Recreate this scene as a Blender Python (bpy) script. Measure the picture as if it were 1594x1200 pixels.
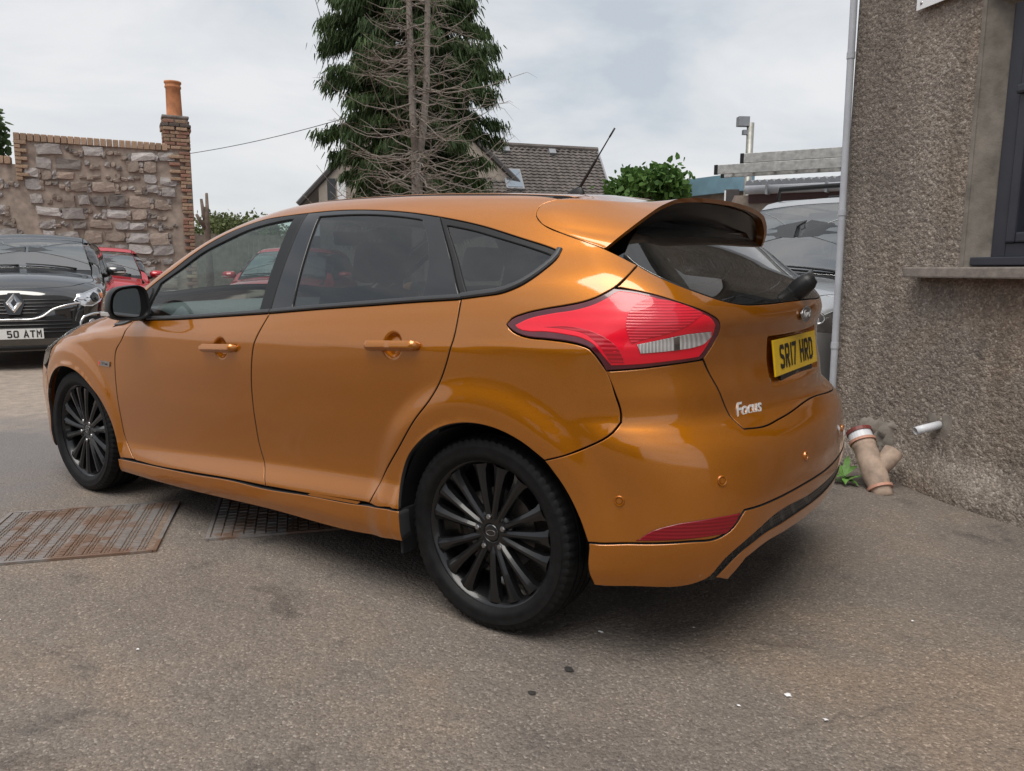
import bpy, bmesh, math, random
import numpy as np
from mathutils import Vector, Matrix
from mathutils.geometry import delaunay_2d_cdt
for _o in list(bpy.data.objects): bpy.data.objects.remove(_o, do_unlink=True)
scene = bpy.context.scene
COL = scene.collection
rnd = random.Random(7)
# ---------------------------------------------------------------- camera
CAM_POS = (-1.394, 2.690, 1.161); CAM_YAW = -0.9568; CAM_PITCH = 0.1522; CAM_ROLL = 0.0046
cam_d = bpy.data.cameras.new('camera'); cam = bpy.data.objects.new('camera', cam_d); COL.objects.link(cam)
_f = Vector((math.cos(CAM_YAW)*math.cos(CAM_PITCH), math.sin(CAM_YAW)*math.cos(CAM_PITCH), -math.sin(CAM_PITCH)))
_r = Vector((math.sin(CAM_YAW), -math.cos(CAM_YAW), 0)); _u = _r.cross(_f)
_r2 = _r*math.cos(CAM_ROLL)+_u*math.sin(CAM_ROLL); _u2 = _u*math.cos(CAM_ROLL)-_r*math.sin(CAM_ROLL)
cam.matrix_world = Matrix(((_r2.x,_u2.x,-_f.x,CAM_POS[0]),(_r2.y,_u2.y,-_f.y,CAM_POS[1]),(_r2.z,_u2.z,-_f.z,CAM_POS[2]),(0,0,0,1)))
cam_d.sensor_width = 36.0; cam_d.lens = 1168.156/1594*36.0; cam_d.clip_start = .05; cam_d.clip_end = 2000
scene.camera = cam
scene.render.resolution_x = 1024; scene.render.resolution_y = 771
# ---------------------------------------------------------------- overcast sky
SUN_EL = math.radians(66); SUN_AZ = math.radians(101)     # direction the light comes from, measured from +x towards +y
world = bpy.data.worlds.new('World'); scene.world = world; world.use_nodes = True
nt = world.node_tree; nt.nodes.clear()
def wn(t, **k):
    n = nt.nodes.new(t)
    for a, v in k.items(): setattr(n, a, v)
    return n
wout = wn('ShaderNodeOutputWorld'); wbg = wn('ShaderNodeBackground'); wsky = wn('ShaderNodeTexSky', sky_type='NISHITA')
wsky.sun_disc = False; wsky.sun_elevation = SUN_EL; wsky.sun_rotation = math.pi/2-SUN_AZ
wsky.air_density = 1.2; wsky.dust_density = 2.0
wtc = wn('ShaderNodeTexCoord'); wmap = wn('ShaderNodeMapping'); wmap.inputs['Scale'].default_value = (1.0, 1.0, 3.2)
wnz = wn('ShaderNodeTexNoise'); wnz.inputs['Scale'].default_value = 2.1; wnz.inputs['Detail'].default_value = 7; wnz.inputs['Roughness'].default_value = .55; wnz.inputs['Distortion'].default_value = .35
wr = wn('ShaderNodeValToRGB'); wr.color_ramp.elements[0].position = .37; wr.color_ramp.elements[0].color = (.40,.435,.475,1)
wr.color_ramp.elements[1].position = .64; wr.color_ramp.elements[1].color = (.62,.617,.62,1)
_e = wr.color_ramp.elements.new(.5); _e.color = (.535,.548,.565,1)
wscale = wn('ShaderNodeVectorMath', operation='SCALE'); wscale.inputs['Scale'].default_value = .10
wmix = wn('ShaderNodeMix', data_type='RGBA'); wmix.inputs[0].default_value = .90
L = nt.links.new
L(wtc.outputs['Generated'], wmap.inputs['Vector']); L(wmap.outputs[0], wnz.inputs['Vector']); L(wnz.outputs['Fac'], wr.inputs[0])
L(wsky.outputs[0], wscale.inputs[0]); L(wscale.outputs[0], wmix.inputs[6]); L(wr.outputs[0], wmix.inputs[7]); L(wmix.outputs[2], wbg.inputs[0])
wbg.inputs[1].default_value = 1.0; L(wbg.outputs[0], wout.inputs[0])
sun_d = bpy.data.lights.new('sun', 'SUN'); sun_d.energy = 2.3; sun_d.angle = math.radians(46); sun_d.color = (1,.95,.88)
sun = bpy.data.objects.new('sun', sun_d); COL.objects.link(sun)
_sd = Vector((math.cos(SUN_AZ)*math.cos(SUN_EL), math.sin(SUN_AZ)*math.cos(SUN_EL), math.sin(SUN_EL)))
sun.rotation_euler = _sd.to_track_quat('Z', 'Y').to_euler(); sun.location = (0,0,12)
vs = scene.view_settings; vs.view_transform = 'Standard'; vs.look = 'None'; vs.exposure = 0.5; vs.gamma = 1.0; vs.use_curve_mapping = False
scene.render.engine = 'CYCLES'
# ---------------------------------------------------------------- helpers
def link(o, parent=None):
    COL.objects.link(o)
    if parent is not None: o.parent = parent
    return o
def tag(o, label=None, cat=None, group=None, kind=None):
    if label: o['label'] = label
    if cat: o['category'] = cat
    if group: o['group'] = group
    if kind: o['kind'] = kind
    return o
def thing(name, label, cat, loc=(0,0,0), rz=0, group=None):
    o = bpy.data.objects.new(name, None); o.empty_display_size = .2; link(o); o.location = loc; o.rotation_euler = (0,0,rz)
    return tag(o, label, cat, group)
def mobj(name, v, f, mat, parent=None, normals=None, smooth=False, fmat=None):
    me = bpy.data.meshes.new(name)
    me.from_pydata([tuple(map(float, p)) for p in v], [], [tuple(int(i) for i in q) for q in f])
    ms = mat if isinstance(mat, (list, tuple)) else [mat]
    for m in ms: me.materials.append(m)
    if fmat is not None: me.polygons.foreach_set('material_index', np.array(fmat, dtype=np.int32))
    me.update()
    if smooth or normals is not None: me.polygons.foreach_set('use_smooth', np.ones(len(me.polygons), dtype=bool))
    if normals is not None: me.normals_split_custom_set_from_vertices([tuple(map(float, n)) for n in normals])
    return link(bpy.data.objects.new(name, me), parent)
class MB:
    """collects simple solids into one mesh"""
    def __init__(s): s.v = []; s.f = []
    def add(s, v, f):
        b = len(s.v); s.v += [tuple(p) for p in v]; s.f += [tuple(b+i for i in q) for q in f]; return s
    def box(s, c, d, M=None, bev=0.0):
        x, y, z = d[0]/2, d[1]/2, d[2]/2
        if bev <= 0:
            v = [(-x,-y,-z),(x,-y,-z),(x,y,-z),(-x,y,-z),(-x,-y,z),(x,-y,z),(x,y,z),(-x,y,z)]
            f = [(0,3,2,1),(4,5,6,7),(0,1,5,4),(1,2,6,5),(2,3,7,6),(3,0,4,7)]
        else:
            bm = bmesh.new(); bmesh.ops.create_cube(bm, size=1.0)
            for q in bm.verts: q.co = Vector((q.co.x*d[0], q.co.y*d[1], q.co.z*d[2]))
            bmesh.ops.bevel(bm, geom=list(bm.edges), offset=bev, segments=2, profile=.6, affect='EDGES')
            bm.verts.index_update(); v = [tuple(q.co) for q in bm.verts]; f = [[w.index for w in q.verts] for q in bm.faces]; bm.free()
        if M is not None: v = [tuple(M @ Vector(p)) for p in v]
        v = [(p[0]+c[0], p[1]+c[1], p[2]+c[2]) for p in v]
        return s.add(v, f)
    def tube(s, pts, r, n=8, caps=True):
        pts = [Vector(p) for p in pts]; k = len(pts); rr = r if isinstance(r, (list, tuple)) else [r]*k
        v = []; f = []; prev = None
        for i in range(k):
            t = (pts[min(i+1,k-1)]-pts[max(i-1,0)]).normalized()
            if prev is None:
                a = t.orthogonal().normalized()
            else:
                a = (prev-t*prev.dot(t)); a = a.normalized() if a.length > 1e-6 else t.orthogonal().normalized()
            prev = a; b = t.cross(a)
            for j in range(n):
                w = 2*math.pi*j/n; v.append(pts[i]+(a*math.cos(w)+b*math.sin(w))*rr[i])
        for i in range(k-1):
            for j in range(n): f.append((i*n+j, i*n+(j+1)%n, (i+1)*n+(j+1)%n, (i+1)*n+j))
        if caps: f += [tuple(range(n))[::-1], tuple((k-1)*n+j for j in range(n))]
        return s.add(v, f)
    def lathe(s, prof, n, axis='z', c=(0,0,0), caps=False):
        v = []; f = []; k = len(prof)
        for j in range(n):
            w = 2*math.pi*j/n; cw, sw = math.cos(w), math.sin(w)
            for (r, h) in prof:
                p = (r*cw, r*sw, h) if axis == 'z' else ((r*cw, h, r*sw) if axis == 'y' else (h, r*cw, r*sw))
                v.append((p[0]+c[0], p[1]+c[1], p[2]+c[2]))
        for j in range(n):
            for i in range(k-1): f.append((j*k+i, ((j+1)%n)*k+i, ((j+1)%n)*k+i+1, j*k+i+1))
        if caps: f += [tuple(j*k for j in range(n))[::-1], tuple(j*k+k-1 for j in range(n))]
        return s.add(v, f)
    def prism(s, poly, h0, h1, axis='y'):
        n = len(poly); P = (lambda a, b, h: (a, h, b)) if axis == 'y' else ((lambda a, b, h: (h, a, b)) if axis == 'x' else (lambda a, b, h: (a, b, h)))
        v = [P(a, b, h0) for a, b in poly]+[P(a, b, h1) for a, b in poly]
        f = [tuple(range(n))[::-1], tuple(range(n, 2*n))]+[(i, (i+1)%n, n+(i+1)%n, n+i) for i in range(n)]
        return s.add(v, f)
    def build(s, name, mat, parent=None, smooth=False, fix=True, angle=None):
        o = mobj(name, s.v, s.f, mat, parent, smooth=smooth)
        if fix:
            bm = bmesh.new(); bm.from_mesh(o.data); bmesh.ops.recalc_face_normals(bm, faces=bm.faces); bm.to_mesh(o.data); bm.free()
        if angle is not None:
            o.data.polygons.foreach_set('use_smooth', np.ones(len(o.data.polygons), dtype=bool)); o.data.set_sharp_from_angle(angle=angle)
        return o
def copy_tree(o, parent=None):
    c = o.copy(); link(c); c.parent = parent
    for ch in list(o.children):
        d = ch.copy(); link(d); d.parent = c
        for g in list(ch.children):
            e = g.copy(); link(e); e.parent = d
    return c
# ---------------------------------------------------------------- materials
def new_mat(name):
    m = bpy.data.materials.new(name); m.use_nodes = True; t = m.node_tree; t.nodes.clear()
    o = t.nodes.new('ShaderNodeOutputMaterial'); p = t.nodes.new('ShaderNodeBsdfPrincipled'); t.links.new(p.outputs[0], o.inputs[0])
    return m, t, p, o
def node(t, ty, **k):
    n = t.nodes.new(ty)
    for a, v in k.items():
        if a in n.inputs: n.inputs[a].default_value = v
        else: setattr(n, a, v)
    return n
def noise(t, scale, detail=4, rough=.55, vec=None, dist=0.0):
    n = node(t, 'ShaderNodeTexNoise', Scale=scale, Detail=detail, Roughness=rough, Distortion=dist)
    if vec is not None: t.links.new(vec, n.inputs['Vector'])
    return n
def ramp(t, src, stops):
    r = t.nodes.new('ShaderNodeValToRGB'); e = r.color_ramp.elements
    e[0].position, e[0].color = stops[0][0], (*stops[0][1], 1); e[1].position, e[1].color = stops[-1][0], (*stops[-1][1], 1)
    for p, c in stops[1:-1]:
        q = e.new(p); q.color = (*c, 1)
    t.links.new(src, r.inputs[0]); return r
def mixc(t, a, b, fac, mode='MIX'):
    m = t.nodes.new('ShaderNodeMix'); m.data_type = 'RGBA'; m.blend_type = mode
    for i, x in ((0, fac), (6, a), (7, b)):
        if hasattr(x, 'is_linked') or hasattr(x, 'links'): t.links.new(x, m.inputs[i])
        else: m.inputs[i].default_value = x if i == 0 else (*x, 1)
    return m.outputs[2]
def bump(t, p, src, strength, dist=.01, prev=None):
    b = node(t, 'ShaderNodeBump', Strength=strength, Distance=dist); t.links.new(src, b.inputs['Height'])
    if prev is not None: t.links.new(prev, b.inputs['Normal'])
    t.links.new(b.outputs[0], p.inputs['Normal']); return b.outputs[0]
def coords(t, kind='Object'):
    return t.nodes.new('ShaderNodeTexCoord').outputs[kind]
def plain(name, col, rough=.5, metal=0.0, var=.12, scale=18, coat=0.0, spec=.5, bmp=0.0, bscale=200):
    m, t, p, o = new_mat(name); c = coords(t)
    n = noise(t, scale, 5, .6, c)
    lo = tuple(max(0, x*(1-var)) for x in col); hi = tuple(min(1, x*(1+var)) for x in col)
    r = ramp(t, n.outputs['Fac'], [(.3, lo), (.7, hi)]); t.links.new(r.outputs[0], p.inputs['Base Color'])
    p.inputs['Roughness'].default_value = rough; p.inputs['Metallic'].default_value = metal; p.inputs['Specular IOR Level'].default_value = spec
    if coat: p.inputs['Coat Weight'].default_value = coat; p.inputs['Coat Roughness'].default_value = .03
    if bmp: bump(t, p, noise(t, bscale, 3, .6, c).outputs['Fac'], bmp, .004)
    return m
def paint(name, col, metal=.55, rough=.38, flake=.15, coatr=.012, coatior=1.7):
    m, t, p, o = new_mat(name); c = coords(t)
    vn = node(t, 'ShaderNodeTexVoronoi', Scale=1400.0); t.links.new(c, vn.inputs['Vector'])
    lo = tuple(x*(1-flake) for x in col); hi = tuple(min(1, x*(1+flake)) for x in col)
    r = ramp(t, vn.outputs['Color'], [(.2, lo), (.8, hi)]); t.links.new(r.outputs[0], p.inputs['Base Color'])
    dn = noise(t, 3.0, 6, .65, c); rr = node(t, 'ShaderNodeMapRange'); t.links.new(dn.outputs['Fac'], rr.inputs[0]); rr.inputs[3].default_value = coatr*.5; rr.inputs[4].default_value = coatr*3.0
    t.links.new(rr.outputs[0], p.inputs['Coat Roughness'])
    p.inputs['Specular IOR Level'].default_value = .08; p.inputs['Metallic'].default_value = metal; p.inputs['Roughness'].default_value = rough; p.inputs['Coat Weight'].default_value = 1.0; p.inputs['Coat IOR'].default_value = coatior
    on = noise(t, 900.0, 2, .5, c); b = node(t, 'ShaderNodeBump', Strength=.012, Distance=.002); t.links.new(on.outputs['Fac'], b.inputs['Height']); t.links.new(b.outputs[0], p.inputs['Coat Normal'])
    return m
def glassmat(name, tint, ior=1.9, dirt=.02):
    m, t, p, o = new_mat(name); t.nodes.remove(p)
    tr = node(t, 'ShaderNodeBsdfTransparent'); tr.inputs[0].default_value = (*tint, 1)
    gl = node(t, 'ShaderNodeBsdfGlossy', Roughness=.0); fr = node(t, 'ShaderNodeFresnel', IOR=ior); ge = t.nodes.new('ShaderNodeNewGeometry'); mi = node(t, 'ShaderNodeMapRange'); t.links.new(ge.outputs['Backfacing'], mi.inputs[0]); mi.inputs[3].default_value = ior; mi.inputs[4].default_value = 1/ior; t.links.new(mi.outputs[0], fr.inputs['IOR'])
    mx = t.nodes.new('ShaderNodeMixShader'); t.links.new(fr.outputs[0], mx.inputs[0]); t.links.new(tr.outputs[0], mx.inputs[1]); t.links.new(gl.outputs[0], mx.inputs[2])
    df = node(t, 'ShaderNodeBsdfDiffuse'); df.inputs[0].default_value = (.45,.45,.42,1)
    n = noise(t, 9, 6, .7, coords(t)); k = node(t, 'ShaderNodeMath', operation='MULTIPLY'); t.links.new(n.outputs['Fac'], k.inputs[0]); k.inputs[1].default_value = dirt*2
    m2 = t.nodes.new('ShaderNodeMixShader'); t.links.new(k.outputs[0], m2.inputs[0]); t.links.new(mx.outputs[0], m2.inputs[1]); t.links.new(df.outputs[0], m2.inputs[2])
    t.links.new(m2.outputs[0], o.inputs[0]); return m
M = {}
M['orange'] = paint('orange_metallic_paint', (.43,.140,.0030), .62, .38, coatior=1.70)
M['black_trim'] = plain('black_satin_trim', (.011,.011,.012), .40, 0, .1, spec=.35)
M['black_gloss'] = plain('black_gloss', (.008,.008,.009), .12, 0, .1, coat=.6)
M['rubber'] = plain('tyre_rubber', (.0070,.0070,.0075), .60, 0, .45, 30, bmp=.2, bscale=300, spec=.22)
M['rim'] = plain('satin_black_alloy', (.011,.011,.012), .26, .3, .1, coat=.35)
M['steel'] = plain('steel', (.42,.42,.43), .35, 1, .15)
M['disc'] = plain('brake_disc_steel', (.16,.15,.145), .45, .9, .25)
M['chrome'] = plain('chrome', (.75,.75,.76), .12, 1, .05)
M['dark'] = plain('dark_lining_gap_shade', (.012,.012,.013), .85, 0, .2)
M['interior'] = plain('interior_charcoal', (.035,.036,.04), .8, 0, .2, 60, bmp=.1)
M['interior2'] = plain('interior_grey', (.11,.11,.115), .8, 0, .2, 60, bmp=.1)
M['glass'] = glassmat('clear_glass', (.78,.90,.87), 1.5, .008); M['screen'] = glassmat('windscreen_glass', (.70,.78,.76), 4.2)
M['privacy'] = glassmat('privacy_glass', (.14,.155,.165), 1.9, .008)
M['mirror'] = plain('mirror_silver', (.85,.87,.88), .015, 1, .02)
# ---------------------------------------------------------------- panels cut from a body surface
def poly_inside(poly, pts):
    x, y = pts[:,0], pts[:,1]; ins = np.zeros(len(pts), bool); n = len(poly)
    for i in range(n):
        x1, y1 = poly[i]; x2, y2 = poly[(i+1) % n]
        c = (y1 > y) != (y2 > y)
        if c.any(): ins ^= c & (x < (x2-x1)*(y-y1)/((y2-y1) if y2 != y1 else 1e-12)+x1)
    return ins
def seg_dist(poly, pts):
    d = np.full(len(pts), 1e9); n = len(poly)
    for i in range(n):
        a = poly[i]; b = poly[(i+1) % n]; ab = b-a; L2 = max(ab@ab, 1e-14)
        t = np.clip(((pts-a)@ab)/L2, 0, 1); q = a+t[:,None]*ab; d = np.minimum(d, ((pts-q)**2).sum(1))
    return np.sqrt(d)
def resample(P, step, corner=38, closed=True):
    """Catmull-Rom through 3D points, sharp where the polyline turns by more than `corner` degrees"""
    P = np.asarray(P, float); keep = [0]
    for i in range(1, len(P)):
        if np.linalg.norm(P[i]-P[keep[-1]]) > .002: keep.append(i)
    if closed and len(keep) > 2 and np.linalg.norm(P[keep[-1]]-P[keep[0]]) < .002: keep.pop()
    P = P[keep]; n = len(P); T = np.zeros_like(P); cor = np.zeros(n, bool)
    for i in range(n):
        a = P[i]-P[i-1]; b = P[(i+1) % n]-P[i]; la, lb = np.linalg.norm(a), np.linalg.norm(b)
        cs = a@b/(la*lb+1e-12); cor[i] = cs < math.cos(math.radians(corner)) or (not closed and i in (0, n-1))
        T[i] = (a/la*lb+b/lb*la)/(la+lb)
    out = []; fl = []
    for i in range(n if closed else n-1):
        j = (i+1) % n; d = P[j]-P[i]; Ls = np.linalg.norm(d); u = d/Ls
        t0 = u if cor[i] else T[i]; t1 = u if cor[j] else T[j]; k = max(1, int(round(Ls/step)))
        for q in range(k):
            t = q/k; t2, t3 = t*t, t**3
            out.append((2*t3-3*t2+1)*P[i]+(t3-2*t2+t)*Ls*t0+(-2*t3+3*t2)*P[j]+(t3-t2)*Ls*t1); fl.append(bool(cor[i]) and q == 0)
    if not closed: out.append(P[-1]); fl.append(True)
    return np.array(out), np.array(fl)
PSC = {'xz': (1,1), 'yz': (1,1), 'fz': (1,1), 'xy': (1,1), 'xt': (1,.62), 'xu': (1,.55), 'cz': (.92,1), 'gz': (.85,1)}
def panel_data(B, kind, outline, res=.02, off=0.0, gap=.0018, rnd_=.0035, depth=.014, holes=(), step=None, fine=()):
    """outline: 3D points near the surface. returns verts, faces, normals"""
    sc = np.array(PSC[kind]); step = step or min(res, .018)
    V = []; N = []; F = []; polys = []; inner_idx = []; count = 0
    loops = [np.asarray(outline)]+[np.asarray(h) for h in holes]
    rings = []
    for li, lp in enumerate(loops):
        P, cf = resample(lp, step); ab = B.inv(kind, P); P = B.at(kind, ab)
        n = B.grad(P); t = np.roll(P, -1, 0)-np.roll(P, 1, 0); t /= np.linalg.norm(t, axis=1, keepdims=True)+1e-12
        m = np.cross(n, t); m /= np.linalg.norm(m, axis=1, keepdims=True)
        q = B.inv(kind, P+m*.004)*sc; vote = poly_inside(ab*sc, q).mean()
        if (vote < .5) != (li > 0): m = -m
        qi = B.inv(kind, P+m*(gap+rnd_)); rings.append((P, n, m)); polys.append(qi*sc)
    outer = polys[0]; lo, hi = outer.min(0), outer.max(0)
    gx = np.arange(lo[0]+res*.5, hi[0], res); gy = np.arange(lo[1]+res*.5, hi[1], res)
    G = np.stack(np.meshgrid(gx, gy, indexing='ij'), -1).reshape(-1, 2) if len(gx) and len(gy) else np.zeros((0,2))
    for (fa, fb, fr, fs) in fine:
        c = np.array([fa, fb])*sc; G = G[np.hypot(*(G-c).T) > fr]; q = np.arange(-fr, fr+fs, fs); H = np.stack(np.meshgrid(q, q, indexing='ij'), -1).reshape(-1, 2); H = H[np.hypot(*H.T) < fr-.3*fs]; G = np.concatenate([G, H+c])
    if len(G):
        ok = poly_inside(outer, G)
        for h in polys[1:]: ok &= ~poly_inside(h, G)
        G = G[ok]
        for h in polys: 
            if len(G): G = G[seg_dist(h, G) > res*.45]
    pts = []; edges = []
    for h in polys:
        b = len(pts); pts += [tuple(p) for p in h]; edges += [(b+i, b+(i+1) % len(h)) for i in range(len(h))]
    nb = len(pts); pts += [tuple(p) for p in G]
    vo, eo, fo, ov, oe, of = delaunay_2d_cdt([Vector(p) for p in pts], edges, [], 0, 1e-7)
    A = np.array([tuple(v) for v in vo]); tri = np.array([f for f in fo if len(f) == 3])
    cen = A[tri].mean(1); ok = poly_inside(outer, cen)
    for h in polys[1:]: ok &= ~poly_inside(h, cen)
    tri = tri[ok]
    S = B.at(kind, A/sc); Nn = B.grad(S)
    fn = np.cross(S[tri[:,1]]-S[tri[:,0]], S[tri[:,2]]-S[tri[:,0]]); fl = (fn*Nn[tri[:,0]]).sum(1) < 0
    tri[fl] = tri[fl][:, ::-1]
    V = [S+Nn*off]; N = [Nn]; F = [tri]; base = len(S)
    omap = {}
    for i, o in enumerate(ov):
        for k in o: omap[k] = i
    b = 0
    for (P, n, m), h in zip(rings, polys):
        k = len(P); inner = np.array([omap.get(b+i, 0) for i in range(k)]); b += k
        r1 = P+m*(gap+rnd_*.25)+n*(off-rnd_*.35); r2 = P+m*gap+n*(off-depth)
        n1 = n*.6-m*.8; n1 /= np.linalg.norm(n1, axis=1, keepdims=True); n2 = -m
        V += [r1, r2]; N += [n1, n2]; a1 = base; a2 = base+k; base += 2*k
        i = np.arange(k); j = (i+1) % k
        for (u0, u1, w0, w1) in ((inner[i], inner[j], a1+i, a1+j), (a1+i, a1+j, a2+i, a2+j)):
            q = np.stack([u0, w0, w1, u1], 1)
            F.append(np.concatenate([q[:, [0,1,2]], q[:, [0,2,3]]]))
    flg = np.concatenate([np.zeros(len(F[0]), int)]+[np.full(len(q), 1 if (i % 2) else 0) for i, q in enumerate(F[1:])])
    V = np.concatenate(V); N = np.concatenate(N); F = np.concatenate(F)
    ok = (F[:,0] != F[:,1]) & (F[:,1] != F[:,2]) & (F[:,0] != F[:,2]); F = F[ok]; flg = flg[ok]
    fn = np.cross(V[F[:,1]]-V[F[:,0]], V[F[:,2]]-V[F[:,0]]); fl = (fn*N[F].mean(1)).sum(1) < 0
    F[fl] = F[fl][:, ::-1]
    return V, F, N, flg
def panel(B, name, kind, outline, mat, parent, both=True, **k):
    V, F, N, fg = panel_data(B, kind, outline, **k); ms = [mat, M['dark']] if fg.any() else mat; objs = [mobj(name, V, F, ms, parent, normals=N, fmat=fg)]  # flange faces painted dark: shade of the panel gaps put into the colour
    if both:
        s = np.array([1,-1,1]); objs.append(mobj(name, V*s, F[:, ::-1], ms, parent, normals=N*s, fmat=fg))
    return objs
def sym(P):
    P = [tuple(p) for p in P]; return P+[(p[0], -p[1], p[2]) for p in P[::-1] if abs(p[1]) > 1e-4]
def _slopes(x, y):
    # pchip slopes along axis 0; x (n,), y (n,m)
    h = np.diff(x); d = np.diff(y, axis=0) / h.reshape((-1,) + (1,)*(y.ndim-1))
    m = np.zeros_like(y)
    for i in range(1, len(x)-1):
        w1 = 2*h[i]+h[i-1]; w2 = h[i]+2*h[i-1]
        ok = d[i-1]*d[i] > 0
        a = np.where(ok, d[i-1], 1.0); b = np.where(ok, d[i], 1.0)
        m[i] = np.where(ok, (w1+w2)/(w1/a+w2/b), 0.0)
    m[0] = d[0]; m[-1] = d[-1]
    return m
def _cslopes(x, y):
    # natural cubic spline slopes (C2) along axis 0
    n = len(x); h = np.diff(x); A = np.zeros((n, n)); r = np.zeros_like(y)
    A[0,0] = 2; A[0,1] = 1; r[0] = 3*(y[1]-y[0])/h[0]
    A[-1,-1] = 2; A[-1,-2] = 1; r[-1] = 3*(y[-1]-y[-2])/h[-1]
    for i in range(1, n-1):
        A[i,i-1] = h[i]; A[i,i] = 2*(h[i]+h[i-1]); A[i,i+1] = h[i-1]
        r[i] = 3*(h[i]*(y[i]-y[i-1])/h[i-1] + h[i-1]*(y[i+1]-y[i])/h[i])
    return np.linalg.solve(A, r)
def _herm(x0, x1, y0, y1, m0, m1, x):
    h = x1-x0; t = (x-x0)/h
    t2 = t*t; t3 = t2*t
    return (2*t3-3*t2+1)*y0 + (t3-2*t2+t)*h*m0 + (-2*t3+3*t2)*y1 + (t3-t2)*h*m1
class Spl:
    """1-D spline through knots (smooth=C2 natural, else monotone), linear outside."""
    def __init__(s, x, y, smooth=False):
        s.x = np.array(x, float); s.y = np.array(y, float)
        s.m = (_cslopes if smooth else _slopes)(s.x, s.y)
    def __call__(s, q):
        q = np.asarray(q, float); qc = np.clip(q, s.x[0], s.x[-1])
        i = np.clip(np.searchsorted(s.x, qc)-1, 0, len(s.x)-2)
        e = (lambda a: a) if s.y.ndim == 1 else (lambda a: a[..., None])
        v = _herm(e(s.x[i]), e(s.x[i+1]), s.y[i], s.y[i+1], s.m[i], s.m[i+1], e(qc))
        lo = e(np.minimum(q-s.x[0], 0)); hi = e(np.maximum(q-s.x[-1], 0))
        return v + lo*s.m[0] + hi*s.m[-1]
def rowspl(Z, Y, q):
    """monotone cubic of Y(Z) row by row; Z,Y (n,k), q (n,)"""
    h = np.diff(Z, axis=1); d = np.diff(Y, axis=1)/h
    m = np.empty_like(Y); m[:,0] = d[:,0]; m[:,-1] = d[:,-1]
    w1 = 2*h[:,1:]+h[:,:-1]; w2 = h[:,1:]+2*h[:,:-1]
    ok = d[:,:-1]*d[:,1:] > 0
    a = np.where(ok, d[:,:-1], 1.); b = np.where(ok, d[:,1:], 1.)
    m[:,1:-1] = np.where(ok, (w1+w2)/(w1/a+w2/b), 0.)
    qc = np.clip(q, Z[:,0], Z[:,-1])
    i = np.clip((Z < qc[:,None]).sum(1)-1, 0, Z.shape[1]-2); r = np.arange(len(q))
    v = _herm(Z[r,i], Z[r,i+1], Y[r,i], Y[r,i+1], m[r,i], m[r,i+1], qc)
    return v + np.minimum(q-Z[:,0], 0)*m[:,0] + np.maximum(q-Z[:,-1], 0)*m[:,-1]
def rmax(a, b, r):
    u = np.maximum(a+r, 0); v = np.maximum(b+r, 0)
    return np.minimum(-r, np.maximum(a, b)) + (u**2.3+v**2.3)**(1/2.3)
def sstep(a, b, x):
    t = np.clip((x-a)/(b-a), 0, 1); return t*t*t*(t*(6*t-15)+10)
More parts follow.
